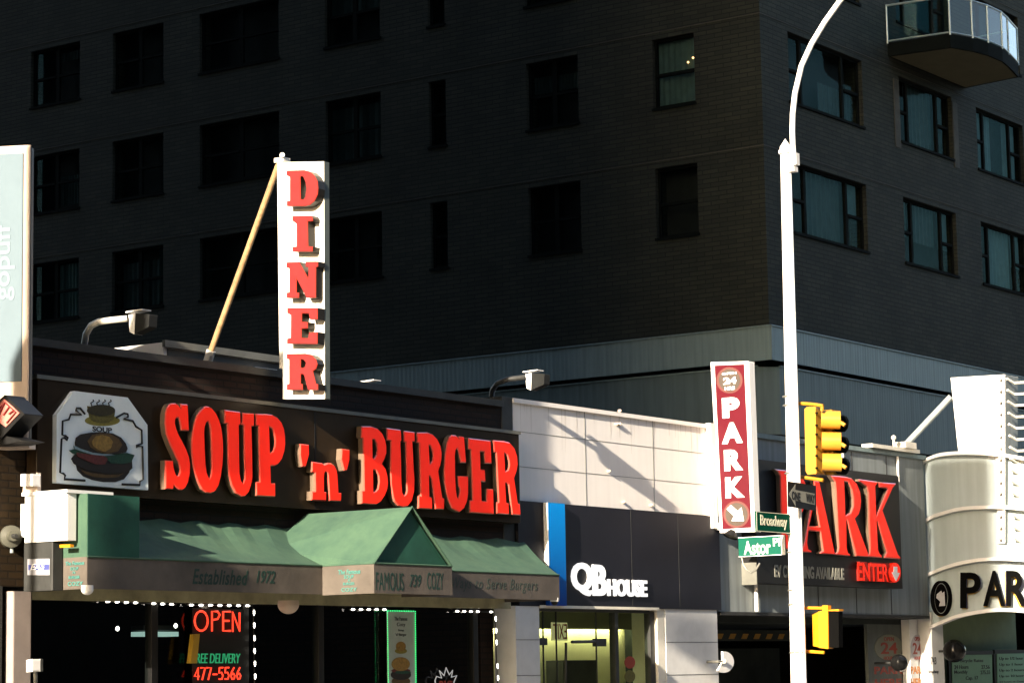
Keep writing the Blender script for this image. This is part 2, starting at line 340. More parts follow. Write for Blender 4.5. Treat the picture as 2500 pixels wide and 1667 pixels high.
# ------------------------------------------------------------------ ground
g = MB(); g.quad(V(-600, -600, 0), V(900, -600, 0), V(900, 900, 0), V(-600, 900, 0)); tagit(g.build('ground', M['asphalt']), kind='structure')
g = MB(); g.box(-60, 160, -4.9, 0.0, 0.004, 0.15); tagit(g.build('pavement', M['concrete'], bevel=0.02), kind='structure')
g = MB()
for k in range(12): g.quad(V(-20+k*9, -11.5, 0.008), V(-17+k*9, -11.5, 0.008), V(-17+k*9, -11.35, 0.008), V(-20+k*9, -11.35, 0.008))
tagit(g.build('lane_markings', M['white']), kind='structure')

# ------------------------------------------------------------------ apartment tower
XT, YT = 46.158, 7.5
def wall_grid(mb, axis, c, u0, u1, z0, z1, holes, depth, mi=0):
    us = sorted({u0, u1, *[h[0] for h in holes], *[h[1] for h in holes]}); zs = sorted({z0, z1, *[h[2] for h in holes], *[h[3] for h in holes]})
    P = (lambda u, z, d=0: V(c+d, u, z)) if axis == 'X' else (lambda u, z, d=0: V(u, c+d, z))
    for i in range(len(us)-1):
        for j in range(len(zs)-1):
            uc, zc = (us[i]+us[i+1])/2, (zs[j]+zs[j+1])/2
            if any(h[0] < uc < h[1] and h[2] < zc < h[3] for h in holes): continue
            mb.quad(P(us[i], zs[j]), P(us[i+1], zs[j]), P(us[i+1], zs[j+1]), P(us[i], zs[j+1]), mi)
    for a, b, e, f in holes:
        for q in ([(a, e), (b, e)], [(b, e), (b, f)], [(b, f), (a, f)], [(a, f), (a, e)]):
            mb.quad(P(*q[0]), P(*q[1]), P(*q[1], depth), P(*q[0], depth), mi)
        mb.quad(P(a, e, depth), P(b, e, depth), P(b, f, depth), P(a, f, depth), 1)
tower = thing('apartment_tower', (XT, YT, 0), 'tall dark brown brick apartment building rising behind the one storey shops', 'building')
ROWS = {1: (16.86, 18.4), 2: (13.95, 15.51), 3: (11.04, 12.6)}
LC = {'G': (9.17, 10.25), 'F': (12.25, 13.68), 'E': (16.0, 16.5), 'D': (17.95, 19.67), 'C': (21.15, 23.8), 'B': (25.05, 26.85), 'A': (28.06, 29.9)}
LW = [(k, r) for k in LC for r in (1, 2, 3)] + []
RC = {'1': (47.38, 50.87), '2': (52.75, 55.6), '3': (57.02, 59.85), '4': (62.3, 65.1)}
RW = [(k, r) for k in RC for r in (1, 2, 3)]
tw = MB()
wall_grid(tw, 'X', XT, YT, YT+26, 8.84, 24.0, [(*LC[k], *ROWS[r]) for k, r in LW], 0.45)
wall_grid(tw, 'Y', YT, XT, XT+34, 8.84, 24.0, [(*RC[k], *ROWS[r]) for k, r in RW], 0.45)
tw.quad(V(XT, YT, 24), V(XT+34, YT, 24), V(XT+34, YT+26, 24), V(XT, YT+26, 24)); tw.quad(V(XT+34, YT, 0), V(XT+34, YT+26, 0), V(XT+34, YT+26, 24), V(XT+34, YT, 24))
tw.quad(V(XT, YT+26, 0), V(XT+34, YT+26, 0), V(XT+34, YT+26, 24), V(XT, YT+26, 24))
tw.build('wall', [M['tower_brick'], M['inside']], tower, recalc=False)
tl = MB()
for z in (15.66, 12.75, 18.56):                    # thin pale shelf-angle lines at each floor
    tl.box(XT-0.012, XT, YT-0.012, YT+26, z, z+0.02); tl.box(XT, XT+34, YT-0.012, YT, z, z+0.02)
tl.build('floor_joint', M['window_trim'], tower)
def tower_window(axis, a, b, e, f, style, shade):
    P = (lambda u, z, d: V(XT+d, u, z)) if axis == 'X' else (lambda u, z, d: V(u, YT+d, z))
    fr = MB(); W = b-a; t = 0.06; d0, d1 = 0.1, 0.17
    def bar(u0, u1, z0, z1, q0=d0, q1=d1):
        if axis == 'X': fr.box(XT+q0, XT+q1, u0, u1, z0, z1)
        else: fr.box(u0, u1, YT+q0, YT+q1, z0, z1)
    bar(a, a+t, e, f); bar(b-t, b, e, f); bar(a+t, b-t, f-t, f); bar(a+t, b-t, e, e+t)
    panes = []; mz = e+(f-e)*0.48
    if style == 'triple':
        m1, m2 = a+W*0.21, b-W*0.23
        bar(m1-0.05, m1+0.05, e+t, f-t); bar(m2-0.05, m2+0.05, e+t, f-t)
        bar(a+t, m1-0.05, mz-0.03, mz+0.03, d0-0.02); bar(m2+0.05, b-t, mz-0.03, mz+0.03, d0-0.02)
        panes = [(a+t, m1-0.05, e+t, mz-.03), (a+t, m1-0.05, mz+.03, f-t), (m1+0.05, m2-0.05, e+t, f-t), (m2+0.05, b-t, e+t, mz-.03), (m2+0.05, b-t, mz+.03, f-t)]
    elif style == 'double':
        mm = (a+b)/2; bar(mm-0.06, mm+0.06, e+t, f-t); bar(a+t, mm-0.06, mz-0.03, mz+0.03, d0-0.02); bar(mm+0.06, b-t, mz-0.03, mz+0.03, d0-0.02)
        panes = [(a+t, mm-.06, e+t, mz-.03), (a+t, mm-.06, mz+.03, f-t), (mm+.06, b-t, e+t, mz-.03), (mm+.06, b-t, mz+.03, f-t)]
    else:
        bar(a+t, b-t, mz-0.035, mz+0.035, d0-0.02); panes = [(a+t, b-t, e+t, mz-.035), (a+t, b-t, mz+.035, f-t)]
    w = fr.build('window', M['bronze'], tower, bevel=0.006)
    pm = MB()
    for p in panes: pm.quad(P(p[0], p[2], 0.14), P(p[1], p[2], 0.14), P(p[1], p[3], 0.14), P(p[0], p[3], 0.14))
    pm.build('pane', M['tower_glass'], w)
    s = MB()
    if axis == 'X': s.box(XT-0.04, XT+d0, a-0.03, b+0.03, e-0.06, e)
    else: s.box(a-0.03, b+0.03, YT-0.04, YT+d0, e-0.06, e)
    s.build('sill', M['bronze'], w)
    for (u0, u1, v0, v1, mt) in shade:              # blinds and curtains: fractions of the opening
        c = MB(); n = 14
        for i in range(n):
            ua, ub = a+W*(u0+(u1-u0)*i/n), a+W*(u0+(u1-u0)*(i+1)/n); da, db = 0.24+0.025*(i % 2), 0.24+0.025*((i+1) % 2)
            za, zb = e+(f-e)*v0, e+(f-e)*v1
            c.quad(P(ua, za, da), P(ub, za, db), P(ub, zb, db), P(ua, zb, da))
        c.build('curtain', M[mt], w)
SH = {('G', 2): [(0.02, 0.98, 0, 1, 'curtain')], ('F', 2): [(0.05, 0.48, 0.55, 0.78, 'curtain_dim'), (0.5, 0.95, 0.55, 0.8, 'curtain_dim')],
      ('D', 2): [(0.02, 0.98, 0.02, 0.88, 'curtain_dim')], ('D', 1): [(0.02, 0.98, 0.5, 1, 'curtain_dim')], ('A', 3): [(0.05, 0.5, 0.0, 0.95, 'curtain')], ('B', 3): [(0.02, 0.2, 0.1, 1, 'curtain'), (0.2, 0.9, 0, 0.8, 'curtain_dim')],
      ('A', 2): [(0.1, 0.5, 0.1, 0.6, 'curtain_dim')], ('A', 1): [(0.05, 0.5, 0.75, 0.9, 'curtain_dim')], ('D', 3): [(0.1, 0.2, 0.3, 0.8, 'curtain_dim')],
      ('1', 2): [(0.5, 0.95, 0, 0.5, 'curtain_dim')], ('2', 2): [(0.24, 0.75, 0.0, 1, 'curtain_dim'), (0.8, 0.98, 0, 1, 'curtain_dim')], ('3', 2): [(0.02, 0.45, 0, 1, 'curtain'), (0.7, 0.98, 0, 1, 'curtain')],
      ('1', 3): [(0.3, 0.74, 0, 1, 'curtain_dim'), (0.8, 0.98, 0.48, 1, 'curtain')], ('2', 3): [(0.02, 0.2, 0.45, 1, 'curtain'), (0.24, 0.72, 0.4, 1, 'curtain_dim'), (0.8, 0.98, 0.4, 1, 'curtain')], ('3', 3): [(0.02, 0.2, 0.45, 1, 'curtain_dim'), (0.25, 0.75, 0, 1, 'curtain'), (0.8, 0.98, 0.45, 1, 'curtain')]}
for k, r in LW: tower_window('X', *LC[k], *ROWS[r], 'single' if k in 'GE' else 'double', SH.get((k, r), []))
for k, r in RW: tower_window('Y', *RC[k], *ROWS[r], 'triple', SH.get((k, r), []))
bl = MB(); bl.lathe([(0.0, -0.03), (0.03, 0), (0.0, 0.03)], V(XT+0.2, 9.32, 15.0), (0, 0, 1), 10); bl.lathe([(0.0, -0.03), (0.03, 0), (0.0, 0.03)], V(XT+0.2, 9.45, 14.92), (0, 0, 1), 10)
bl.build('lamp_bulb', M['lamp_warm'], tower)
# pale brick quoin round one window
for xa_, xb_ in ((52.45, 52.72), (55.63, 55.9)): q = MB(); q.box(xa_, xb_, YT-0.02, YT, 13.75, 15.4); q.build('brick_border', M['window_trim'], tower)
# corrugated fascia bands round the base
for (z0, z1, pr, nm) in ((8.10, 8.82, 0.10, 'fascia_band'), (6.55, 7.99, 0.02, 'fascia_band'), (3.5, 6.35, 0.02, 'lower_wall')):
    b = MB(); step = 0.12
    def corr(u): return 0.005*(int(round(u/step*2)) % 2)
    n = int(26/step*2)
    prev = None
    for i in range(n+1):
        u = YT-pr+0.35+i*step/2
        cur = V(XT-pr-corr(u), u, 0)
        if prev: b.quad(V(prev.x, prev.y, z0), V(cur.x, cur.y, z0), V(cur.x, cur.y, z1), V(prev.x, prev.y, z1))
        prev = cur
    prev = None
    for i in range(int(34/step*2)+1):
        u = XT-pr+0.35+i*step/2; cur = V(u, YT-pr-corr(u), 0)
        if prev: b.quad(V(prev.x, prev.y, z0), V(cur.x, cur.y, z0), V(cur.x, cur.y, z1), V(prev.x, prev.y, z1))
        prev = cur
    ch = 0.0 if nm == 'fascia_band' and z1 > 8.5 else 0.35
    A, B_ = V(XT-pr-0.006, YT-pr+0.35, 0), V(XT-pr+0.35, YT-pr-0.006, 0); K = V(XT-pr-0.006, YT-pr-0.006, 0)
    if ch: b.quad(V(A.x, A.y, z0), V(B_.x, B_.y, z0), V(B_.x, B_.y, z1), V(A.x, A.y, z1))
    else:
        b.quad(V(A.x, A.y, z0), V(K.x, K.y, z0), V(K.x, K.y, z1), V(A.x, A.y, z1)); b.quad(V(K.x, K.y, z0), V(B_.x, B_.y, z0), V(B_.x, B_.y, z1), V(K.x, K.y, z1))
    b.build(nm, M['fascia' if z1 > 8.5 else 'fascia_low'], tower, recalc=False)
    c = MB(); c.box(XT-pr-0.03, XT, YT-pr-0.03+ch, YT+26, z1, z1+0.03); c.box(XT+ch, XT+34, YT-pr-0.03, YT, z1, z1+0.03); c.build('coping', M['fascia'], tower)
rc = MB(); rc.box(XT+0.3, XT+34, YT+0.3, YT+26, 3.0, 8.84); rc.build('core', M['black'], tower)
# balcony
zb = 15.892
bp_ = [V(52.24, YT, zb), fz(2321, 116, zb), fz(2414, 136, zb), fz(2464, 164, zb), fz(2487.5, 189, zb), V(56.47, YT, zb)]
edge = [bp_[1], V(53.1, 5.72, zb), bp_[2], V(54.5, 5.6, zb), bp_[3], bp_[4]]
sl = MB(); sl.prism([bp_[0]]+edge+[bp_[5]], (0, 0, 0.32), 0)
balc = sl.build('balcony', M['bronze'], tower)
un = MB(); un.poly([p+V(0, 0, -0.004)+(V(54.3, 6.6, zb)-p)*0.04 for p in [bp_[0]]+edge+[bp_[5]]]); un.build('soffit', M['slab_under'], balc)
pts = [bp_[0]]+edge+[bp_[5]]; z0, z1 = zb+0.36, zb+1.22
for i in range(len(pts)-1):
    a, b = pts[i], pts[i+1]; gl = MB(); gl.quad(V(a.x, a.y, z0), V(b.x, b.y, z0), V(b.x, b.y, z1), V(a.x, a.y, z1)); gl.build('glass_panel', M['balc_glass'], balc)
r = MB()
for i, a in enumerate(pts):
    r.tube([V(a.x, a.y, zb+0.3), V(a.x, a.y, z1+0.02)], 0.026, 8)
    if i < len(pts)-1:
        b = pts[i+1]; r.tube([V(a.x, a.y, z1), V(b.x, b.y, z1)], 0.024, 8); r.tube([V(a.x, a.y, z0), V(b.x, b.y, z0)], 0.02, 8)
r.build('railing', M['alu'], balc, smooth=True)

# ------------------------------------------------------------------ diner building (one storey)
XL, XR = 17.65, 26.09
diner = thing('diner_building', (21.8, 0, 0), 'one storey dark brown brick diner with black shop windows under the green awning', 'building')
w = MB()
w.box(XL, XR-0.25, 0, 0.35, 3.25, 4.98); w.box(XL, XR-0.25, 0.35, 12, 4.5, 4.7); w.box(XL, XL+0.3, 0.35, 12, 0.15, 4.98); w.box(XR-0.3, XR-0.02, 0.35, 12, 0.15, 5.0)
w.build('wall', M['diner_brick'], diner)
c = MB(); c.box(XL-0.02, XR-0.26, -0.05, 0.4, 4.98, 5.06); c.build('coping', M['dark'], diner, bevel=0.01)
e = MB(); e.box(XR-0.25, XR-0.01, -0.01, 0.4, 3.25, 5.12); e.build('end_pier', M['dark'], diner, bevel=0.01)
# sign box is its own thing; shop front under the awning
s = MB(); s.box(18.25, 25.4, -0.02, 0.3, 2.62, 3.25); s.build('header', M['black'], diner)
s = MB(); s.box(17.66, 25.9, -0.06, -0.025, 2.42, 2.555); s.build('beam', M['soffit'], diner, bevel=0.006)
fr = MB()
for x in (17.72, 19.55, 21.0, 22.3, 23.9, 25.3): fr.box(x-0.05, x+0.05, 0.06, 0.16, 0.15, 2.62)
fr.box(17.72, 25.3, 0.06, 0.16, 0.15, 0.6); fr.box(17.72, 25.3, 0.06, 0.16, 2.5, 2.62)
fr.build('shop_frame', M['black'], diner, bevel=0.008)
for x0, x1 in ((17.77, 19.5), (19.6, 20.95), (21.05, 22.25), (22.35, 23.85), (23.95, 25.25)):
    p = MB(); p.quad(V(x0, 0.11, 0.6), V(x1, 0.11, 0.6), V(x1, 0.11, 2.5), V(x0, 0.11, 2.5)); p.build('pane', M['glass'], diner)
rm = MB(); rm.box(XL+0.31, XR-0.32, 0.4, 6.0, 0.16, 0.18); rm.box(XL+0.31, XR-0.32, 5.9, 6.0, 0.2, 2.9); rm.box(XL+0.31, XR-0.32, 0.36, 5.9, 2.9, 3.0)
rm.build('dining_room', M['inside'], diner)
# ------------------------------------------------------------------ the long restaurant sign
ys = -0.15
vp = thing('vent_pipe', (24.2, 1.6, 4.7), 'thin dull grey vent pipe on the diner roof right of the blade sign', 'vent pipe'); w = MB(); w.tube([V(24.2, 1.6, 4.7), V(24.2, 1.6, 5.35)], .05, 10); w.build('pipe', M['bell'], vp); w = MB(); w.lathe([(.001, .16), (.09, .08), (.09, .05), (.05, .04)], V(24.2, 1.6, 5.3), (0, 0, 1), 14); w.build('rain_cap', M['bell'], vp)
rs = thing('restaurant_sign', (21.8, ys, 4.06), 'long dark brown sign box with raised red letters SOUP n BURGER above the green awning', 'sign')
p = MB(); p.box(17.625, 26.015, ys, 0, 3.50, 4.63); p.build('panel', M['sign_brown'], rs, bevel=0.01)
t = MB(); t.box(17.6, 26.03, ys-0.02, 0.0, 4.63, 4.67); t.build('trim', M['trim_grey'], rs, bevel=0.006)
sm = MB(); sm.box(21.95, 21.965, ys-0.004, ys, 3.5, 4.63); sm.build('seam', M['black'], rs)
LM = [M['red'], M['letter_side'], M['red_trim']]
yl, dl = ys-0.09, 0.09
A = zoomed(390, 960, 5.806); B = zoomed(700, 1020, 6.273); C = zoomed(960, 1030, 6.03)
SOUP = {
 'S': [A([(140,150),(105,200),(85,280),(78,420),(98,580),(150,720),(215,860),(265,970),(290,1060),(292,1110),(275,1150),(255,1165),(235,1140),(210,1070),(200,1000),(197,950),(82,945),(80,1355),(203,1360),(205,1300),(230,1330),(280,1365),(325,1372),(370,1340),(410,1260),(435,1140),(440,1000),(425,900),(385,790),(330,680),(275,580),(240,490),(225,420),(230,370),(250,345),(270,350),(285,390),(300,460),(310,525),(425,530),(405,155),(300,145),(298,200),(270,160),(235,140),(190,135)])],
 'O': [A([(660,180),(600,215),(545,290),(500,400),(472,530),(455,680),(455,830),(472,1000),(500,1130),(545,1260),(600,1360),(660,1405),(730,1415),(790,1390),(840,1310),(875,1180),(900,1000),(908,830),(905,660),(885,500),(850,370),(800,270),(745,205),(700,183)]),
       A([(690,400),(665,420),(648,480),(640,560),(648,800),(658,1000),(675,1120),(708,1200),(730,1150),(742,1060),(740,900),(735,700),(725,520),(712,440)])],
 'U': [A([(925,230),(925,425),(965,430),(970,1000),(985,1160),(1020,1300),(1080,1410),(1170,1462),(1220,1455),(1270,1400),(1305,1300),(1325,1180),(1320,900),(1310,465),(1345,468),(1345,282),(1180,272),(1165,445),(1195,450),(1200,800),(1210,1100),(1208,1200),(1185,1265),(1160,1230),(1140,1120),(1135,900),(1130,450),(1155,445),(1150,262)])],
 'P': [A([(1365,285),(1365,460),(1405,465),(1420,1250),(1370,1250),(1370,1450),(1645,1465),(1645,1270),(1585,1268),(1578,1030),(1640,1025),(1690,1000),(1740,930),(1775,820),(1787,720),(1785,600),(1770,500),(1735,410),(1680,345),(1600,300),(1520,290)]),
       A([(1560,475),(1600,500),(1625,570),(1640,660),(1635,740),(1610,810),(1570,840)])],
 'apostrophe': [B([(210,392),(345,408),(350,560),(300,745),(235,745),(205,560)])],
 'N': [B([(390,665),(555,690),(575,712),(640,685),(690,690),(735,720),(770,790),(785,870),(800,1140),(845,1145),(840,1275),(655,1270),(652,1135),(635,880),(625,840),(600,820),(585,850),(578,900),(580,1125),(615,1130),(612,1267),(385,1258),(388,1120),(440,1118),(435,840),(385,825)])],
 'apostrophe_': [B([(845,468),(970,487),(968,640),(930,805),(880,805),(835,635)])],
 'B': [B([(1150,125),(1300,125),(1400,160),(1470,230),(1515,330),(1535,430),(1535,540),(1510,620),(1470,700),(1520,770),(1550,880),(1560,1000),(1550,1090),(1510,1190),(1450,1280),(1380,1325),(1150,1312),(1150,1110),(1187,1105),(1172,312),(1145,302)]),
       B([(1320,330),(1350,330),(1380,390),(1390,480),(1380,560),(1340,620),(1325,600)]), B([(1330,790),(1370,800),(1410,880),(1418,980),(1400,1080),(1370,1115),(1335,1130)])],
 'U_': [C([(-92,84),(-87,266),(-30,276),(-36,516),(-30,901),(-1,1093),(25,1170),(80,1230),(150,1252),(220,1240),(280,1160),(315,1020),(322,850),(312,730),(290,290),(325,290),(322,145),(160,125),(160,290),(190,295),(200,800),(205,1000),(195,1050),(165,1080),(140,1030),(130,900),(125,590),(112,285),(130,280),(118,112)])],
 'R': [C([(355,150),(510,150),(590,180),(650,240),(700,340),(722,450),(718,550),(700,640),(670,725),(730,1110),(760,1115),(755,1285),(625,1280),(605,1120),(570,830),(545,790),(535,790),(540,1095),(580,1105),(580,1280),(375,1270),(375,1082),(410,1080),(390,310),(355,300)]), C([(530,340),(555,350),(585,430),(592,500),(580,570),(545,612)])],
 'G': [C([(870,185),(930,195),(955,215),(970,240),(975,205),(1050,215),(1080,600),(1000,595),(985,510),(960,420),(945,385),(925,420),(915,500),(920,800),(930,1000),(945,1090),(960,1120),(980,1060),(990,990),(965,940),(955,790),(1110,795),(1110,1060),(1090,1180),(1050,1270),(985,1325),(930,1305),(870,1270),(820,1160),(785,1030),(760,880),(755,700),(770,480),(800,300),(830,220)])],
 'E': [C([(1115,232),(1440,272),(1455,612),(1360,605),(1345,440),(1285,430),(1292,690),(1355,700),(1365,880),(1300,870),(1310,1155),(1375,1160),(1385,975),(1480,985),(1488,1355),(1135,1330),(1135,1150),(1175,1145),(1150,410),(1115,400)])],
 'R_': [C([(1475,265),(1640,280),(1720,300),(1790,380),(1830,500),(1840,620),(1820,730),(1785,825),(1840,1190),(1870,1200),(1880,1370),(1755,1360),(1700,920),(1665,890),(1655,890),(1670,1180),(1705,1190),(1710,1360),(1525,1345),(1525,1180),(1555,1175),(1520,450),(1490,440)]), C([(1640,450),(1680,480),(1705,560),(1712,640),(1695,700),(1655,722)])],
}
for k, lp in SOUP.items(): letter('letter', lp, 'Y', yl, dl, LM, rs, 0.012)
# burger plaque
PZ = zoomed(110, 930, 5.6)
def flat(name, pts, y, d, mt, parent): mb = MB(); yprism(mb, PZ(pts), y, d); return mb.build(name, M[mt], parent)
yp = ys-0.06
pq = flat('plaque', [(162,460),(400,135),(1130,225),(1400,600),(1410,1490),(155,1390)], yp, 0.06, 'plaque', rs)
def art(name, pts, k, mt): return flat(name, pts, yp-0.003*k, 0.003*k-0.001, mt, pq)
def line(name, pts, k, wd=14, mt='text_black'):
    mb = MB(); P3 = [fy(*PZ([q])[0], yp-0.003) for q in pts]; mb.tube(P3, wd/5.6/FPX*28, 6); return mb.build(name, M[mt], pq)
line('border', [(545,1358),(260,1340),(275,1290),(250,1262),(205,1250),(225,790),(265,775),(300,805),(312,775),(275,745),(235,735),(240,545),(325,525),(350,455),(495,458),(420,400),(430,370),(480,370),(545,450)], 1)
line('border', [(1050,1408),(1295,1418),(1295,1370),(1340,1345),(1330,890),(1260,890),(1250,905),(1248,880),(1325,855),(1320,670),(1240,620),(1200,545),(1065,515),(1135,490),(1130,450),(1080,440),(970,500)], 1)
art('saucer', ell(785,540,240,75), 1, 'saucer'); art('soup_bowl', [(578,340),(960,410),(940,520),(870,570),(760,575),(660,550),(610,500)], 2, 'bowl'); art('soup', ell(770,400,190,78), 3, 'bowl_dark')
for sx in (640,720,800,880): line('steam', [(sx,340),(sx-15,300),(sx+25,275),(sx+15,255)], 2, 8)
ytext('lettering', 'SOUP', PZ([(648,685)])[0], PZ([(912,640)])[0], yp, 0.004, M['text_black'], pq, bold=0.02)
art('bottom_bun', [(420,1130),(440,1220),(520,1300),(640,1350),(800,1380),(960,1380),(1080,1340),(1150,1250),(1185,1130)], 1, 'bun_dark'); art('bottom_bun_crust', [(490,1215),(640,1255),(830,1280),(1010,1275),(1090,1250),(1000,1310),(850,1325),(680,1310),(550,1270)], 2, 'bun_mid')
art('patty', [(362,1060),(420,990),(800,1000),(1190,1080),(1195,1190),(1140,1240),(1000,1265),(800,1260),(560,1215),(400,1130)], 3, 'bun_dark')
art('lettuce_leaf', [(335,945),(400,930),(500,960),(640,990),(900,1000),(1120,980),(1225,1010),(1180,1110),(1050,1130),(900,1120),(840,1060),(600,1040),(450,1010),(380,985)], 4, 'lettuce')
art('tomato_slice', [(430,975),(600,1000),(800,1015),(860,1060),(820,1140),(700,1140),(560,1080),(450,1030)], 5, 'tomato'); art('onion_slice', [(400,885),(440,890),(560,945),(680,985),(830,995),(960,1010),(820,1020),(660,1005),(520,965),(410,925)], 6, 'onion')
art('top_bun', [(425,840),(440,770),(500,725),(640,700),(780,695),(930,715),(1040,770),(1105,850),(1130,920),(1110,975),(980,995),(800,990),(640,970),(500,925),(430,890)], 7, 'bun_dark')
art('bun_crust', [(580,820),(640,740),(760,705),(900,725),(1010,790),(1060,870),(1000,960),(860,990),(720,965),(620,900)], 8, 'bun_mid'); art('bun_shine', [(640,830),(690,755),(780,735),(880,760),(930,830),(900,920),(820,965),(730,940),(660,890)], 9, 'bun_gold')

# ------------------------------------------------------------------ DINER blade sign
xd = 21.339
ds = thing('blade_sign', (xd, -0.5, 4.7), 'tall white vertical sign with raised coral letters DINER and a sloping pole brace', 'sign')
b = MB(); xprism(b, [(687.5,396.5),(791,394.6),(793.3,973.6),(690.5,974)], xd, 0.09); b.build('cabinet', [M['diner_white'], M['diner_edge']], ds, bevel=0.006)
me_ = [o for o in ds.children if o.name.startswith('cabinet')][0].data
for pgn in me_.polygons:
    if pgn.normal.x > -0.9: pgn.material_index = 1
f = MB(); xprism(f, [(676.5,397),(686.5,397),(689,900),(682,900),(682,860)], xd+0.01, 0.1); f.build('mounting_flange', M['diner_white'], ds, bevel=0.005)
D1 = zoomed(660, 380, 5.225); D2 = zoomed(660, 680, 5.225); DM = [M['coral'], M['letter_dark'], M['coral_trim']]
for lp in ([D1([(205,190),(430,185),(500,203),(560,255),(600,325),(608,420),(600,500),(560,580),(500,630),(440,645),(205,645),(205,580),(245,575),(245,275),(200,250)]), D1([(380,265),(415,270),(445,340),(455,420),(440,530),(415,560),(385,555)])],
           [D1([(275,770),(520,765),(540,800),(540,835),(475,840),(480,1155),(540,1160),(535,1225),(280,1225),(275,1160),(330,1160),(330,870),(275,830)])],
           [D1([(200,1360),(365,1355),(480,1560),(480,1425),(445,1415),(445,1350),(605,1350),(605,1415),(580,1425),(578,1813),(458,1813),(332,1570),(332,1745),(365,1750),(362,1815),(203,1815),(203,1745),(238,1742),(238,1440),(200,1425)])],
           [D2([(210,372),(600,372),(600,520),(500,520),(485,445),(400,445),(400,550),(475,555),(475,635),(395,640),(395,755),(475,760),(490,690),(600,680),(597,835),(208,830),(208,765),(255,755),(258,465),(210,440)])],
           [D2([(205,960),(440,955),(520,975),(580,1030),(598,1090),(580,1150),(540,1180),(580,1340),(605,1345),(605,1418),(475,1420),(425,1230),(400,1215),(385,1225),(385,1340),(410,1345),(410,1418),(205,1420),(205,1350),(235,1340),(235,1030),(205,1025)]), D2([(385,1030),(420,1035),(448,1070),(440,1120),(410,1140),(385,1130)])]):
    letter('letter', lp, 'X', xd-0.13, 0.13, DM, ds, 0.006)
br = MB(); a, b_ = fx(684, 392, xd+0.12), fx(505, 885, xd+0.12); br.tube([a, b_], 0.036, 10); br.build('brace', M['rust'], ds, smooth=True)
cl = MB(); cl.tube([a+V(-0.08, -0.1, 0.04), a+V(0.06, 0.02, -0.02)], 0.03, 8); cl.box(xd+0.06, xd+0.18, a.y-0.1, a.y+0.04, a.z-0.03, a.z+0.02); cl.tube([b_+V(0, 0, -0.02), b_+(a-b_)*0.06], 0.055, 10); cl.build('clamp', M['diner_white'], ds)

# ------------------------------------------------------------------ roof-top things
duct = thing('rooftop_duct', (21, 1.4, 4.7), 'low white metal duct housing on the diner roof behind the blade sign', 'duct')
yd = 1.2; c0 = fy(400, 835, yd)
d = MB(); L = fy(680, 880, yd)
d.box(c0.x, L.x+0.6, yd, yd+2.2, 4.7, c0.z); d.build('housing', M['white'], duct, bevel=0.01)
d = MB(); d.box(c0.x-0.03, L.x+0.6, yd-0.05, yd-0.003, c0.z-0.06, c0.z+0.02); d.build('lip', M['trim_grey'], duct)
d = MB(); d.box(c0.x+0.05, L.x+0.5, yd-0.01, yd-0.003, 4.72, c0.z-0.07); d.build('opening', M['dark'], duct)
d = MB(); d.box(c0.x+1.35, c0.x+1.75, yd-0.2, yd-0.02, 4.7, c0.z-0.18); d.build('bracket', M['white'], duct)
FG = 'gooseneck floodlights above the diner sign'
def flood(label, arm_px, y0, head_px, cap_px, ya, mt='cream'):
    pts = []
    n = len(arm_px)
    for i, (a, b) in enumerate(arm_px): pts.append(fy(a, b, y0+(ya-y0)*i/(n-1)))
    f = thing('floodlight', pts[0], label, 'floodlight', FG)
    m_ = MB(); m_.tube(pts, 0.035, 10); m_.build('arm', M[mt], f, smooth=True)
    e = pts[-1]
    h = MB(); h.prism([e+V(.02, .0, .04), e+V(.02, -.1, .05), e+V(.02, -.085, -.17), e+V(.02, -.02, -.14)], (0.12, 0, 0)); h.build('lamp_head', M['white'], f, bevel=0.006)
    h = MB(); h.prism([e+V(.02, -.102, .05), e+V(.02, -.3, .02), e+V(.02, -.29, -.11), e+V(.02, -.087, -.17)], (0.12, 0, 0)); h.build('housing', M['inside'], f, bevel=0.006)
    k = MB(); k.prism([e+V(.01, .03, .065), e+V(.01, -.2, .075), e+V(.01, -.2, .085), e+V(.01, .03, .08)], (0.14, 0, 0)); k.build('visor', M['white'], f)
    return f
flood('gooseneck floodlight with a cream arm at the left end of the diner roof', [(206,840),(210,815),(222,795),(240,786),(270,782),(310,778)], 0.25, None, None, -0.35)
flood('gooseneck floodlight with a dark arm beside the white wall', [(1200,968),(1203,950),(1215,935),(1240,926),(1280,921)], 0.3, None, None, -0.3, 'dark')
flood('small floodlight barely showing right of the DINER sign', [(852,972),(853,962),(860,954),(870,948),(880,946)], 0.5, None, None, 0.42, 'dark')

# ------------------------------------------------------------------ green awning
ya = -0.9; zt, zb_ = 2.812, 2.50; XA0, XA1, XBX = 17.587, 25.76, 18.32
aw = thing('shop_awning', (21.6, -0.5, 2.5), 'green canvas awning with a gabled porch and a grey lettered valance over the diner windows', 'awning')
def slope(x0, x1, n, topx0, topx1):
    mb = MB(); rows = 8
    for i in range(n):
        for j in range(rows):
            def P(ii, jj):
                f = jj/rows; x = (x0+(x1-x0)*ii/n)*(1-f)+(topx0+(topx1-topx0)*ii/n)*f
                sag = -0.03*math.sin(math.pi*f) + 0.006*math.sin(math.pi*f)*math.sin(ii*.8) + 0.018*f*f*math.sin(ii*1.7+0.5)
                return V(x, ya+(0.88)*f, zt+(3.29-zt)*f+sag)
            mb.quad(P(i, j), P(i+1, j), P(i+1, j+1), P(i, j+1))
    return mb
XP0, XP1, yq, xr, zr = 21.173, 22.573, -1.621, 21.856, 3.447
slope(XBX, XP0, 24, XBX, 22.0).build('canopy', M['green'], aw, smooth=True)
slope(XP1, XA1, 22, 22.0, 26.25).build('canopy', M['green'], aw, smooth=True)
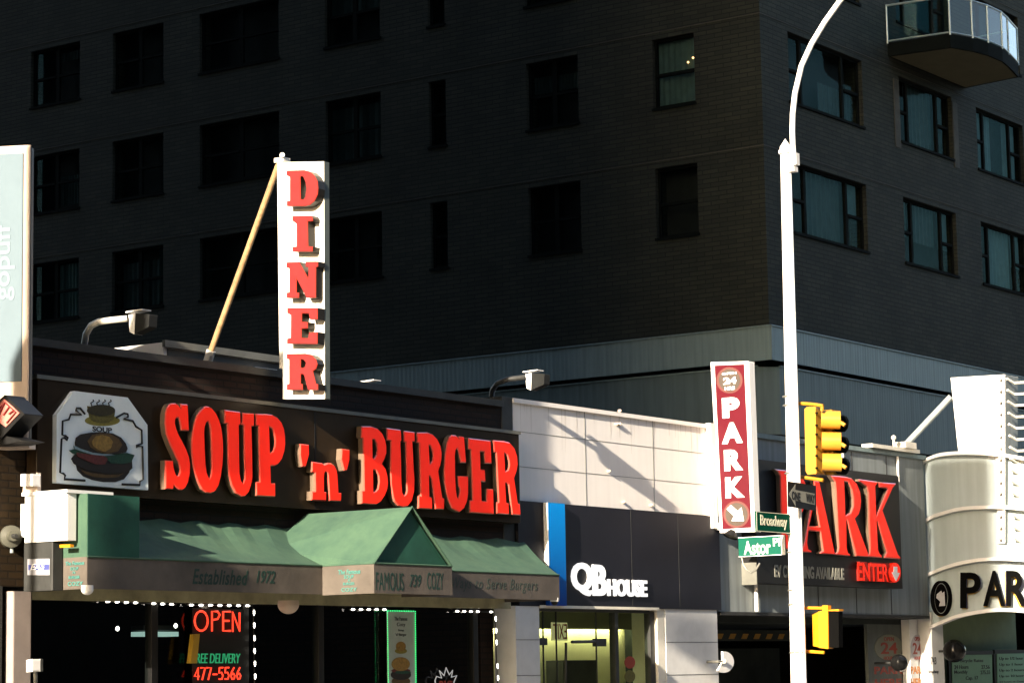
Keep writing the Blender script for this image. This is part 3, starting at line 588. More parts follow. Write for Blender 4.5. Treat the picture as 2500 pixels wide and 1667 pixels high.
e = MB(); e.box(XA0, XBX, ya, -0.02, zt, 3.43); eo = e.build('end_box', [M['green_dark'], M['green']], aw, bevel=0.01)
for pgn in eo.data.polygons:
    if pgn.normal.x < -0.9: pgn.material_index = 1  # sunward face gets the lighter green, its lit look put into colour
po = MB()
back = V(xr, -0.1, zr)
po.quad(V(xr, yq, zr), back, V(XP0, -0.1, zt+0.2), V(XP0, yq, zt)); po.quad(V(XP0, yq, zt), V(XP0, -0.1, zt+0.2), V(XP0, -0.1, zt), V(XP0, ya, zt))
po.quad(V(xr, yq, zr), V(XP1, yq, zt), V(XP1, -0.1, zt+0.2), back)
po.build('porch_roof', M['green'], aw)
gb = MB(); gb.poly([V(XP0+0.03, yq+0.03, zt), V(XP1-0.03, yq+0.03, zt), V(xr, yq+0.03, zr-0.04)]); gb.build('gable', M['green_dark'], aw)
ed = MB(); ed.tube([V(XP0, yq, zt), V(xr, yq, zr), V(XP1, yq, zt)], 0.012, 6); ed.build('gable_piping', M['green'], aw)
def wavy(x0, x1, y, z0, z1, n):
    mb = MB()
    for i in range(n):
        xa, xb = x0+(x1-x0)*i/n, x0+(x1-x0)*(i+1)/n
        f = lambda x: 0.0012*math.sin(x*7)+0.0008*math.sin(x*17)
        for j in range(3):
            za, zc = z0+(z1-z0)*j/3, z0+(z1-z0)*(j+1)/3; k = [1, .7, .4, 0]
            mb.quad(V(xa, y+f(xa)*k[j], za), V(xb, y+f(xb)*k[j], za), V(xb, y+f(xb)*k[j+1], zc), V(xa, y+f(xa)*k[j+1], zc))
    return mb
v = wavy(XA0, XP0, ya, zb_, zt, 40); v.quad(V(XA0, ya, zb_), V(XA0, -.05, zb_), V(XA0, -.05, zt), V(XA0, ya, zt)); va1 = v.build('valance', M['valance'], aw, smooth=True)
v = wavy(XP1, XA1, ya, zb_, zt, 34); v.quad(V(XA1, ya, zb_), V(XA1, -.05, zb_), V(XA1, -.05, zt), V(XA1, ya, zt)); va2 = v.build('valance', M['valance'], aw, smooth=True)
zpb = 2.49
v = wavy(XP0, XP1, yq, zpb, zt, 16); v.quad(V(XP0, ya, zpb), V(XP0, yq, zpb), V(XP0, yq, zt), V(XP0, ya, zt)); v.quad(V(XP1, ya, zpb), V(XP1, yq, zpb), V(XP1, yq, zt), V(XP1, ya, zt)); va3 = v.build('valance', M['valance'], aw, smooth=True)
pi = MB()
for a, b_ in ((V(XA0, ya, zt), V(XP0, ya, zt)), (V(XP0, ya, zt), V(XP0, yq, zt)), (V(XP0, yq, zt), V(XP1, yq, zt)), (V(XP1, ya, zt), V(XA1, ya, zt))): pi.tube([a, b_], 0.011, 6)
pi.build('piping', M['green'], aw)
sf = MB(); sf.quad(V(XA0, ya+.03, zb_+.06), V(XA1, ya+.03, zb_+.06), V(XA1, -0.02, zb_+.06), V(XA0, -0.02, zb_+.06)); sf.quad(V(XP0, yq+.03, zpb+.05), V(XP1, yq+.03, zpb+.05), V(XP1, ya+.03, zpb+.05), V(XP0, ya+.03, zpb+.05)); sf.build('soffit', M['soffit'], aw)
ytext('lettering', 'Established', (470,1425), (606,1392), ya-0.002, 0.001, M['text_green'], va1, shear=0.3, bold=0.015, spacing=1.1); ytext('lettering', '1972', (626,1423), (672,1393), ya-0.002, 0.001, M['text_green'], va1, shear=0.3, bold=0.015)
ytext('lettering', 'FAMOUS', (918,1440), (985,1398), yq-0.002, 0.001, M['text_green'], va3, bold=0.0); ytext('lettering', '739', (1000,1432), (1028,1402), yq-0.002, 0.001, M['text_green'], va3, shear=0.3, bold=0.01)
ytext('lettering', 'COZY', (1043,1438), (1082,1398), yq-0.002, 0.001, M['text_green'], va3)
ytext('lettering', 'Ways to Serve Burgers', (1104,1443), (1312,1415), ya-0.002, 0.001, M['text_faded'], va2, shear=0.3, spacing=1.15)
for s_, a, b_, sh in (('The Famous', (826,1402), (880,1388), 0.1), ('SOUP', (840,1412), (864,1402), 0), ('n', (850,1419), (855,1413), 0), ('BURGER', (838,1428), (866,1420), 0), ('COZY', (834,1444), (872,1433), 0)):
    xtext('lettering', s_, a, b_, XP0-0.004, 0.004, M['text_teal'], va3, shear=sh, bold=0.02)
for s_, a, b_ in (('The Famous', (160,1380), (206,1368)), ('SOUP', (172,1392), (192,1383)), ('n', (178,1400), (184,1394)), ('BURGER', (168,1413), (195,1404)), ('COZY', (166,1430), (203,1418))):
    xtext('lettering', s_, a, b_, XA0-0.004, 0.004, M['text_teal'], va1, bold=0.02)

# lamps and camera under the awning
def globe(label, px, py, y, r, mt):
    c = fy(px, py, y); g_ = MB(); prof = [(r*math.cos(t), -r*0.9*math.sin(t)) for t in [math.pi/2*i/8 for i in range(9)]]
    g_.lathe([(0.001, 0.04), (r*0.95, 0.04), (r, 0)]+prof[1:], c, (0, 0, 1), 20)
    o = g_.build('dome_lamp', M[mt], None, smooth=True, origin=c); tagit(o, label, 'ceiling lamp', 'dome lamps under the awning')
globe('white dome lamp under the left corner of the awning', 213, 1438, -0.93, 0.06, 'white')
globe('dull tan dome lamp under the awning right of the OPEN sign', 704, 1474, -0.4, 0.12, 'tanframe')
c = fy(1354, 1462, -0.85); sc = thing('security_camera', c, 'small white dome camera under the right end of the awning', 'security camera')
b = MB(); b.lathe([(0.001, .03), (.05, .03), (.055, 0), (.05, -.03)], c, (0, 0, 1), 18); b.build('housing', M['white'], sc, smooth=True)
b = MB(); b.lathe([(.042, -.03), (.04, -.05), (.025, -.07), (.001, -.078)], c, (0, 0, 1), 18); b.build('lens_dome', M['black'], sc, smooth=True)

# ------------------------------------------------------------------ window dressing of the diner
def ledrun(label, runs):
    o = thing('string_light', runs[0][0], label, 'light string', 'white light strings in the diner windows'); w_ = MB(); l_ = MB()
    for a, b_, gap in runs:
        a, b_ = Vector(a), Vector(b_); L_ = (b_-a).length; t = (b_-a)/L_; n = int(L_/0.135)
        w_.tube([a, b_], 0.006, 6)
        for i in range(n):
            if i in gap: continue
            p0 = a+t*((i+0.2)*L_/n); p1 = a+t*((i+0.62)*L_/n); hv = V(0, -0.012, 0)
            l_ = MB(); l_.tube([p0+hv, p0+hv+(p1-p0)*.15, p0+hv+(p1-p0)*.3, p0+hv+(p1-p0)*.4, p0+hv+(p1-p0)*.55, p0+hv+(p1-p0)*.7, p0+hv+(p1-p0)*.8, p1+hv], [.004, .011, .011, .006, .011, .011, .006, .004], 6)
            l_.build('bulb', M['led'], o)
    w_.build('cord', M['dark'], o)
Y1 = 0.05
ledrun('white light string along the top of the left diner window', [(fy(252, 1467, Y1), fy(430, 1475, Y1), (4,))])
ledrun('white light string framing the top and right side of the OPEN sign window', [(fy(456, 1476, Y1), fy(616, 1478, Y1), ()), (fy(618, 1482, Y1), fy(622, 1700, Y1), (6,))])
ledrun('short white light string above the window left of the burger banner', [(fy(852, 1487, Y1), fy(948, 1487, Y1), ())])
ledrun('white light string round the window right of the burger banner', [(fy(1108, 1491, Y1), fy(1207, 1493, Y1), (4,)), (fy(1208, 1498, Y1), fy(1216, 1700, Y1), (3, 9))])
def neon(name, s, pbl, ptr, y, mt, label, **k):
    pass
def neon_strokes(mb, strokes, pbl, ptr, y, r):
    a, c = fy(*pbl, y), fy(*ptr, y)
    for st in strokes:
        mb.tube([V(a.x+(c.x-a.x)*u, y, a.z+(c.z-a.z)*v) for u, v in st], r, 6)
def circ(x, y, rx, ry, a0=0, a1=360, n=14): return [(x+rx*math.cos(math.radians(a0+(a1-a0)*i/n)), y+ry*math.sin(math.radians(a0+(a1-a0)*i/n))) for i in range(n+1)]
yn = 0.02
no = thing('neon_sign', fy(530, 1600, yn), 'lit red neon OPEN sign with green FREE DELIVERY and phone number in diner window', 'neon sign')
n1 = MB(); neon_strokes(n1, [circ(.15, .5, .14, .46), [(.38, .02), (.38, .95), (.5, .95), (.55, .8), (.5, .6), (.38, .55)], [(.78, .05), (.62, .05), (.62, .95), (.78, .95)], [(.62, .52), (.75, .52)], [(.83, .0), (.83, .92), (.98, .05), (.98, .92)]], (474, 1541), (587, 1490), yn, 0.012); n1.build('open_tube', M['neon_red'], no, smooth=True)
D_ = {'4': [[(.75, 0), (.75, 1), (.05, .3), (.98, .3)]], '7': [[(.05, 1), (.95, 1), (.35, 0)]], '-': [[(.1, .45), (.9, .45)]], '5': [[(.9, 1), (.2, 1), (.15, .55), (.6, .6), (.9, .35), (.7, .05), (.1, .05)]], '6': [[(.75, 1), (.25, .6), (.1, .3), (.35, .02), (.75, .05), (.88, .3), (.65, .5), (.15, .38)]]}
n2 = MB()
st = []
for i, ch in enumerate('477-5566'):
    for s_ in D_[ch]: st.append([((i+.08+.84*u)/8, v) for u, v in s_])
neon_strokes(n2, st, (473, 1659), (590, 1628), yn, 0.010); n2.build('phone_tube', M['neon_red'], no, smooth=True)
text('delivery_tube', 'FREE DELIVERY', V(fy(470, 1618, yn).x, yn, fy(470, 1618, yn).z), V(fy(586, 1618, yn).x, yn, fy(586, 1618, yn).z), V(fy(470, 1596, yn).x, yn, fy(470, 1594, yn).z), 0.01, M['neon_green'], no, shear=0.15, out=OY)
bk = MB(); yprism(bk, [(470,1483),(592,1487),(600,1700),(470,1700)], yn+0.03, 0.01); bk.build('backing', M['black'], no)
c = fy(478, 1548, -0.05); ys_ = MB(); yprism(ys_, [(474,1548),(488,1546),(481,1618),(466,1618)], -0.06, 0.06); o = ys_.build('yellow_lamp_strip', M['amber'], None, bevel=0.006, origin=c); tagit(o, 'narrow amber yellow strip hanging left of the neon OPEN sign', 'strip')
# burger banner with green lights
bx = fy(970, 1580, 0.03)
bn = thing('burger_banner', bx, 'tall pale poster of a soup bowl and burger edged with green lights', 'poster')
pb = MB(); yprism(pb, [(947,1492),(1013,1492),(1015,1700),(949,1700)], 0.03, 0.02); pb.build('sheet', M['banner_sheet'], bn)
gsrc = None
for (a, b_, n) in (((945,1490), (1014,1491), 16), ((946,1492), (949,1700), 40), ((1014,1492), (1016,1700), 40)):
    for i in range(n):
        p = fy(a[0]+(b_[0]-a[0])*i/n, a[1]+(b_[1]-a[1])*i/n, 0.015)
        if gsrc is None:
            gl = MB(); gl.lathe([(0.001, -.008), (.008, 0), (.001, .008)], bx, (0, 1, 0), 6); gsrc = gl.build('green_bulb', M['led_green'], bn); q_ = gsrc
        else: q_ = gsrc.copy(); COL.objects.link(q_)
        q_.location = p-bx
for s_, a, b_ in (('The Famous', (963,1514), (994,1505)), ('Cozy', (969,1530), (989,1519)), ('Soup', (972,1541), (986,1535)), ("'n' Burger", (966,1553), (992,1545))): ytext('lettering', s_, a, b_, 0.03, 0.003, M['text_black'], bn)
for nm, cx, cy, rx, ry, k, mt in (('saucer', 979, 1588, 15, 7, 1, 'saucer'), ('soup_bowl', 979, 1577, 12, 12, 2, 'bun_gold'), ('bottom_bun', 979, 1662, 23, 12, 1, 'bun_mid'), ('patty', 979, 1646, 25, 13, 2, 'bun_dark'), ('tomato_slice', 979, 1636, 23, 6, 3, 'tomato'), ('lettuce_leaf', 984, 1640, 20, 4, 4, 'lettuce'), ('top_bun', 979, 1620, 22, 17, 5, 'bun_gold')):
    mb = MB(); yprism(mb, ell(cx, cy, rx, ry, 18), 0.03-0.002*k, 0.0015*k); mb.build(nm, M[mt], bn)
# star burst sticker
st = thing('starburst_sign', fy(1092, 1655, 0.04), 'jagged white outlined starburst sticker reading BIG low in the diner window', 'sticker')
o_ = [(1062,1660),(1066,1650),(1078,1654),(1073,1636),(1084,1648),(1089,1629),(1097,1646),(1105,1635),(1102,1652),(1115,1648),(1108,1664),(1112,1690),(1066,1690)]
mb = MB(); mb.tube([fy(a, b_, 0.04) for a, b_ in o_+[o_[0]]], 0.008, 6); mb.build('outline', M['neon_pink'], st)
ytext('lettering', 'BIG', (1072,1682), (1104,1660), 0.04, 0.006, M['red_text'], st, bold=0.03)
# little lamps seen inside
il = thing('pendant_lamp', fy(398, 1540, 2.2), 'long white fluorescent light box glowing faintly inside the diner', 'lamp'); mb = MB()
a, b_ = fy(350, 1546, 2.2), fy(436, 1546, 2.2); mb.box(a.x, b_.x, 2.2, 2.4, a.z-.03, a.z+.025); mb.build('tube_lamp', M['lamp_dim'], il); mb = MB(); mb.box(a.x, b_.x, 2.2, 2.4, a.z+.042, a.z+.1); mb.build('casing', M['dark'], il)
for k, (px, py, lb) in enumerate(((287,1534,'small glowing bulb deep in the left diner window'), (429,1527,'small glowing bulb above the fluorescent box in the diner'))):
    c = fy(px, py, 1.8); mb = MB(); mb.lathe([(0.001, -.025), (.02, -.01), (.02, .01), (.01, .025), (.001, .03)], c, (0, 0, 1), 12); tagit(mb.build('light_bulb', M['led'], None, smooth=True, origin=c), lb, 'light bulb')

# ------------------------------------------------------------------ left neighbour, billboard, electric boxes
lb = thing('brick_shop_building', (14.5, 0, 0), 'low tan brick shop at the left edge beside the diner', 'building')
w = MB(); w.box(4.0, XL-0.02, 0.02, 0.4, 2.55, 4.9); w.box(4.0, XL-0.02, 0.4, 12, 4.5, 4.7); w.build('wall', M['tan_brick'], lb)
w = MB(); w.box(4.0, 17.25, 0.06, 0.12, 0.5, 2.45); w.build('shop_window', M['stone_white'], lb)
w = MB(); w.box(4.0, 17.3, -0.02, 0.14, 2.45, 2.55); w.box(17.15, 17.3, -0.02, 0.12, 0.15, 2.45); w.build('frame', M['dark'], lb)
ytext('lettering', 'nt', (0,1535), (14,1518), 0.06, 0.004, M['text_black'], lb, shear=0.3)
pb_ = MB(); pb_.box(17.37, 17.62, -0.1, 0.02, 0.15, 2.5); tagit(pb_.build('corner_post', M['pinkstone'], None, bevel=0.015, origin=(17.5, -.1, .15)), 'grey pink corner post between the brick shop and the diner window', 'post')
xb = 17.36
bb = thing('billboard', (xb, 0.4, 3.95), 'tall white framed billboard with pale blue poster at the left edge', 'billboard')
b = MB(); b.box(xb, xb+0.03, -0.3, 2.2, 3.95, 6.96); b.build('cabinet', M['tanframe'], bb, bevel=0.02)
a = fx(62, 376, xb); c = fx(52, 932, xb)
b = MB(); b.box(xb-0.012, xb-0.001, a.y, 2.1, c.z, a.z); sc_ = b.build('poster', M['screen_blue'], bb)
rs1, rs2 = fx(17, 740, xb), fx(48, 548, xb)
text('lettering', 'gopuff', V(xb-0.012, rs2.y-0.0, rs1.z), V(xb-0.012, rs2.y, rs2.z), V(xb-0.012, rs1.y+0.05, rs1.z), 0.004, M['screen_text'], sc_, bold=0.02, out=OX)
b = MB(); b.box(xb+0.034, xb+0.1, -0.3, 2.2, 3.97, 6.94); b.build('shaded_edge', M['dark'], bb); b = MB(); b.box(xb-0.02, xb+0.16, -0.32, 2.2, 3.9, 3.948); b.build('ledge', M['tanframe'], bb)  # dark strip puts the frame's shaded side into the colour
ang = math.radians(26); pv0 = V(xb, -.3, 0); dv = bb.location-pv0          # turned a little towards the street corner
bb.location = pv0+Matrix.Rotation(ang, 3, 'Z') @ dv; bb.rotation_euler.z = ang
# diamond shaped neon beer sign on a bracket
dn = thing('diamond_sign', fx(12, 1010, xb-0.5), 'dark diamond shaped sign with pale red panel standing before the billboard', 'sign')
b = MB(); xprism(b, [(12,963),(60,1010),(40,1030),(-2,1075),(-50,1020)], xb-0.45, 0.25); b.build('case', M['black'], dn, bevel=0.01)
b = MB(); xprism(b, [(10,974),(47,1008),(14,1042),(-30,1012)], xb-0.462, 0.01); b.build('panel', M['brickpink'], dn)
b = MB()
for i in range(3): b.tube([fx(-6+14*i, 1016-3*i, xb-0.475), fx(10+12*i, 985+8*i, xb-0.475)], 0.008, 6)
b.tube([fx(-4, 1000, xb-.475), fx(12, 982, xb-.475), fx(38, 1006, xb-.475), fx(16, 1032, xb-.475)], 0.008, 6); b.build('neon_tube', M['coral'], dn)
b = MB(); xprism(b, [(-50,1060),(0,1060),(55,1075),(20,1083),(-50,1086)], xb-0.42, 0.3); b.build('bracket', M['black'], dn)
# electric boxes
eb = thing('electric_box', (17.6, -0.4, 3.0), 'big white metal cabinet lit by the sun at the left end of the awning', 'cabinet')
b = MB(); x_ = 17.43
L0, R0 = fx(60, 1200, x_), fx(163, 1318, x_); b.box(x_, x_+0.135, R0.y, L0.y, R0.z, fx(163, 1203, x_).z); b.build('cabinet', M['white'], eb, bevel=0.012)
b = MB(); b.box(x_-0.02, 18.05, R0.y-0.02, L0.y+0.02, fx(163, 1203, x_).z+0.002, fx(163, 1203, x_).z+0.035); b.build('top_flange', M['white'], eb)
b = MB(); q0, q1 = fx(46, 1230, x_), fx(60, 1310, x_); b.box(x_+0.02, x_+0.12, q1.y+0.003, q0.y, q1.z, q0.z); b.build('side_box', M['white'], eb, bevel=0.01)
tf = thing('twin_floodlight', fx(70, 1175, 17.4), 'pair of small square white floodlights on top of the white cabinet', 'floodlight'); 
for a0, a1 in ((50,64),(65,80)):
    b = MB(); xprism(b, [(a0,1157),(a1,1156),(a1,1186),(a0,1186)], 17.36, 0.1); b.build('lamp_head', M['white'], tf, bevel=0.015)
b = MB(); xprism(b, [(56,1186),(88,1184),(88,1153),(91,1153),(91,1199),(55,1203)], 17.44, 0.05); b.build('bracket', M['tanframe'], tf)
gb_ = thing('meter_cabinet', (17.5, -0.4, 2.5), 'dark grey metal cabinet with a white sticker below the white cabinet', 'cabinet')
x2 = 17.44; a, c = fx(58, 1325, x2), fx(128, 1440, x2); b = MB(); b.box(x2, x2+0.14, c.y, a.y, c.z, fx(128, 1322, x2).z); b.build('cabinet', M['dark'], gb_, bevel=0.01)
b = MB(); xprism(b, [(67,1364),(121,1363),(121,1403),(67,1403)], x2-0.004, 0.003); sk = b.build('sticker', M['sticker'], gb_)
b = MB(); xprism(b, [(69,1378),(120,1377),(120,1390),(69,1391)], x2-0.006, 0.001); b.build('stripe', M['sticker_blue'], sk)
xtext('lettering', 'EAS', (74,1391), (110,1374), x2-0.007, 0.001, M['text_white'], sk, shear=0.3, bold=0.02)
b = MB(); c = fx(157, 1331, 17.43); xprism(b, [(145,1329),(171,1328),(171,1335),(146,1336)], 17.45, 0.05); tagit(b.build('orange_tag', M['orange'], None, origin=c), 'tiny orange reflector under the white cabinet', 'reflector')
jb = thing('junction_box', fx(85, 1620, 17.36), 'small square white junction box on the corner post', 'junction box')
b = MB(); xprism(b, [(64,1610),(80,1608),(80,1638),(64,1640)], 17.3, 0.1); b.build('box', M['white'], jb, bevel=0.01); b = MB(); yprism(b, [(82,1607),(105,1607),(105,1638),(82,1639)], -0.28, 0.06); b.build('cover', M['trim_grey'], jb, bevel=0.01)
b = MB(); b.tube([fy(86, 1640, -.28), fy(88, 1720, -.28)], 0.02, 8); b.build('conduit', M['trim_grey'], jb)
hn = thing('alarm_horn', fy(24, 1310, -0.1), 'round grey alarm bell on the tan brick wall', 'alarm bell')
c = fy(24, 1310, 0.0); b = MB(); b.lathe([(0.001, .16), (.05, .16), (.06, .1), (.11, .08), (.115, .0), (.1, -.01)], c, (-.5, -.85, 0), 22); b.build('bell', M['bell'], hn, smooth=True)
b = MB(); b.tube([c+V(-.09, -.14, 0), c+V(-.1, -.2, -.005)], 0.022, 10); b.build('striker', M['dark'], hn); b = MB(); b.tube([c+V(0, -.03, -.1), c+V(0, -.03, -.16)], 0.018, 8); b.build('conduit', M['park_metal'], hn)

# ------------------------------------------------------------------ white wall building with the barber shop
qb = thing('white_shop_building', (28.6, 0, 0), 'one storey shop with a white panelled parapet and black fascia right of the diner', 'building')
w = MB(); w.box(26.093, 31.0, 0, 0.35, 3.80, 5.06); wa = w.build('parapet_wall', M['panel_white'], qb)
w = MB(); w.box(26.07, 31.03, -0.035, 0.38, 5.06, 5.115); w.build('coping', M['panel_white'], qb, bevel=0.008)
w = MB()
for z in (4.69, 4.24): w = MB(); w.box(26.1, 31.0, -0.0035, 0, z, z+0.006); w.build('panel_joint', M['trim_grey'], qb)
for x in (27.75, 29.45): w = MB(); w.box(x, x+0.007, -0.0045, 0, 3.80, 5.06); w.build('panel_joint', M['trim_grey'], qb)
w = MB(); w.box(30.88, 31.02, -0.09, 0.0, 3.62, 5.13); w.build('edge_trim', M['panel_white'], qb, bevel=0.006)
w = MB()
for px, py in ((1510,1003),(1503,1035),(1510,1035),(1484,1150),(1520,1225),(1587,1233)):
    c = fy(px, py, 0); w.lathe([(.02, 0), (.022, .03), (.012, .045), (.001, .05)], c, OY, 8)
w.build('bolt', M['tanframe'], qb)
random.seed(3)
w = MB()
for i in range(34):
    x = 26.2+random.random()*4.6; L_ = .08+random.random()**2*.5; b_ = .006+random.random()*.014
    w.poly([V(x, -.0025, 5.06), V(x+b_, -.0025, 5.06), V(x+b_*.7, -.0025, 5.06-L_), V(x+b_*.4, -.0025, 5.06-L_)])
st_ = w.build('rain_streaks', M['streak'], qb); st_['kind'] = 'stuff'
w = MB(); w.box(26.1, 31.115, -0.05, 0.3, 2.46, 3.80); w.build('fascia', M['navy'], qb, bevel=0.006)
for x in (28.76, 29.98): w = MB(); w.box(x, x+0.006, -0.0525, -0.05, 2.46, 3.79); w.build('panel_joint', M['dark'], qb)
bs = thing('blue_blade_sign', (26.9, -0.2, 3.1), 'narrow upright bright blue sign with a white side beside the black fascia', 'sign')
a = fy(1338, 1226, -0.12); c = fy(1379, 1226, -0.12); w = MB(); w.box(a.x, c.x, -0.12, -0.052, 2.47, a.z); w.build('blue_face', [M['blue'], M['white']], bs, bevel=0.004)
w = MB(); w.box(a.x-0.012, a.x-0.002, -0.12, -0.052, 2.9, a.z); w.build('white_side', M['white'], bs)
qs = thing('barber_sign', fy(1480, 1415, -.1), 'white raised letters QB HOUSE on the black fascia', 'sign')
for s_, a, b_, bo in (('Q', (1394,1453), (1443,1374), .03), ('B', (1446,1453), (1478,1379), .035), ('HOUSE', (1482,1454), (1576,1416), .03)): ytext('letter', s_, a, b_, -0.05, 0.03, M['lit_white'], qs, bold=bo)
# entrance: pillars, glass door, lit interior
w = MB(); w.box(26.02, 26.55, -0.04, 0.3, 0.15, 2.46); w.build('pillar', M['stone_white'], qb, bevel=0.006)
w = MB(); w.box(29.62, 31.02, -0.03, 0.4, 0.15, 2.46); w.build('pillar', M['stone_white'], qb, bevel=0.006)
w = MB()
for z in (2.0, 1.55): w.box(29.62, 31.02, -0.0335, -0.03, z, z+0.006); w.box(26.02, 26.55, -0.0435, -0.04, z+.03, z+.036)
w.build('tile_joint', M['dark'], qb)
w = MB(); w.box(29.42, 29.61, -0.02, 0.4, 0.15, 2.46); w.build('door_jamb', M['cream'], qb, bevel=0.006)
w = MB(); w.box(29.3, 29.42, 0.02, 0.12, 0.15, 2.42); w.box(28.42, 28.5, 0.02, 0.12, 0.15, 2.4); w.box(26.55, 29.3, 0.02, 0.12, 2.4, 2.44); w.build('door_frame', M['dark'], qb, bevel=0.006)
w = MB(); w.box(26.55, 29.42, -0.06, 0.1, 2.44, 2.475); w.build('lintel_trim', M['cream'], qb)
for x0, x1 in ((26.55, 26.78), (26.79, 27.08), (27.09, 28.02), (28.03, 28.42), (28.5, 29.3)):
    w = MB(); w.quad(V(x0, .07, .2), V(x1, .07, .2), V(x1, .07, 2.4), V(x0, .07, 2.4)); w.build('door_pane', M['door_glass'], qb)
w = MB()
for x in (26.785, 27.085, 28.025): w.box(x-.006, x+.006, 0.06, 0.08, .2, 2.4)
w.build('pane_edge', M['dark'], qb)
w = MB(); a, c = fy(1308, 1556, .05), fy(1334, 1574, .05); w.box(a.x, c.x, .03, .09, c.z, a.z); a, c = fy(1452, 1558, .05), fy(1478, 1577, .05); w.box(a.x, c.x, .03, .09, c.z, a.z); w.build('patch_fitting', M['dark'], qb, bevel=0.004)
w = MB(); w.tube([fy(1396, 1566, .02), fy(1452, 1565, .02)], .02, 8); w.build('door_closer', M['dark'], qb)
w = MB(); w.tube([fy(1382, 1568, .03), fy(1380, 1700, .03)], .018, 8); w.build('door_handle', M['dark'], qb)
rm = MB(); rm.box(26.2, 31.3, 1.62, 1.72, .15, 2.8); rm.build('room_wall', M['olive_wall'], qb)
rm = MB(); rm.box(31.2, 31.3, .45, 1.62, .15, 2.8); rm.build('side_wall', M['olive_wall'], qb)
rm = MB(); rm.box(26.26, 31.2, 1.36, 1.5, 2.22, 2.75); rm.box(26.26, 31.2, .4, 1.36, 2.62, 2.66); rm.build('bulkhead', M['olive_dark'], qb)
rm = MB(); rm.box(26.4, 31.0, 1.52, 1.56, 2.235, 2.26); rm.build('cove_light', M['cove'], qb)
rm = MB(); rm.box(28.9, 29.75, 1.2, 1.5, .2, 1.78); rm.build('cupboard', M['dark'], qb, bevel=.01); rm = MB(); rm.box(26.26, 31.2, .41, 1.62, .155, .18); rm.build('floor', M['dark'], qb)
ex = thing('exit_sign', fy(1366, 1541, .35), 'red EXIT lettering seen mirrored through the barber shop door', 'sign')
a, c = fy(1384, 1559, .35), fy(1350, 1522, .35); 
e = MB(); e.box(c.x-.02, a.x+.02, .351, .37, a.z-.02, c.z+.02); e.build('plate', M['exit_glow'], ex)
text('lettering', 'EXIT', V(a.x, .348, a.z), V(c.x, .348, a.z), V(a.x, .348, c.z), 0.003, M['red_text'], ex, out=OY)
for py, mt, lbl in ((1616, 'red_text', 'round dark red sticker on the barber shop glass'), (1650, 'bowl', 'round olive sticker below the red one on the barber shop glass')):
    mb = MB(); yprism(mb, ell(1538, py, 13, 15), .06, .004); tagit(mb.build('round_sticker', M[mt], None, origin=fy(1538, py, .06)), lbl, 'sticker')
hs = thing('haircut_sticker', fy(1308, 1668, .05), 'round pale teal HAIRCUT sticker low beside the barber shop pillar', 'sticker')
mb = MB(); yprism(mb, ell(1302, 1668, 17, 42, 28), .05, .004); mb.build('disc', M['oval'], hs)
R_ = 'HAIRCUT'
for i, ch in enumerate(R_):
    an = math.radians(-62+i*15); cx, cy = 1302+12.5*math.cos(an), 1668+33*math.sin(an)
    a = fy(cx-2, cy+4, .049); c = fy(cx+3, cy-4, .049); text('lettering', ch, V(a.x, .049, a.z), V(c.x, .049, a.z), V(a.x, .049, c.z), .002, M['text_teal'], hs, out=OY, bold=.02)

# ------------------------------------------------------------------ PARK blade sign
xk = 31.037
ps = thing('parking_blade_sign', (xk, -.35, 3.55), 'tall narrow red sign with white frame reading OPEN 24 HRS PARK with an arrow', 'sign')
b = MB(); xprism(b, [(1734.9,884),(1828,881.5),(1843.3,1297.5),(1757.7,1300)], xk, 0.16); b.build('cabinet', M['white'], ps, bevel=0.012)
b = MB(); xprism(b, [(1744.5,892),(1816.5,889),(1834,1287),(1764,1291)], xk-0.006, 0.005); fc_ = b.build('red_face', M['signred'], ps)
for cx, cy, rx, ry, k, mt in ((1781,928,32,32,1,'signring'), (1781,928,26,27,2,'signolive'), (1798,1255,32,33,1,'signring'), (1798,1255,27,28,2,'signolive')):
    b = MB(); xprism(b, ell(cx, cy, rx, ry, 28), xk-0.006-0.003*k, 0.002); b.build('disc', M[mt], fc_)
for s_, a, b_, bo in (('OPEN', (1763,916), (1798,907), .04), ('24', (1766,939), (1798,919), .04), ('HRS', (1770,953), (1794,942), .04), ('P', (1764,1021), (1805,968), .06), ('A', (1763,1084), (1812,1029), .06), ('R', (1769,1150), (1813,1095), .06), ('K', (1772,1216), (1817,1162), .06)):
    xtext('letter', s_, a, b_, xk-0.012, 0.004, M['text_white'], fc_, bold=bo)
b = MB(); xprism(b, [(1774,1242),(1784,1232),(1801,1247),(1810,1238),(1816,1271),(1786,1271),(1792,1259)], xk-0.016, 0.004); b.build('arrow', M['text_white'], fc_)
for z_ in (3.6, 4.7): b = MB(); b.box(xk-.02, xk+.14, -.1, 0, z_, z_+.1); b.build('bracket', M['white'], ps)
rf = thing('reflector_lamp', fy(1785, 1310, -.3), 'small black and chrome lamp under the red parking sign', 'lamp'); c = fy(1783, 1310, -.35); b = MB(); b.lathe([(.001, .1), (.04, .1), (.1, .02), (.11, 0)], c, (.35, -.2, .9), 18); b.build('shade', M['black'], rf, smooth=True); b = MB(); b.lathe([(.1, .02), (.08, .03), (.03, .05), (.001, .055)], c, (.35, -.2, .9), 18); b.build('reflector', M['trim_grey'], rf, smooth=True)

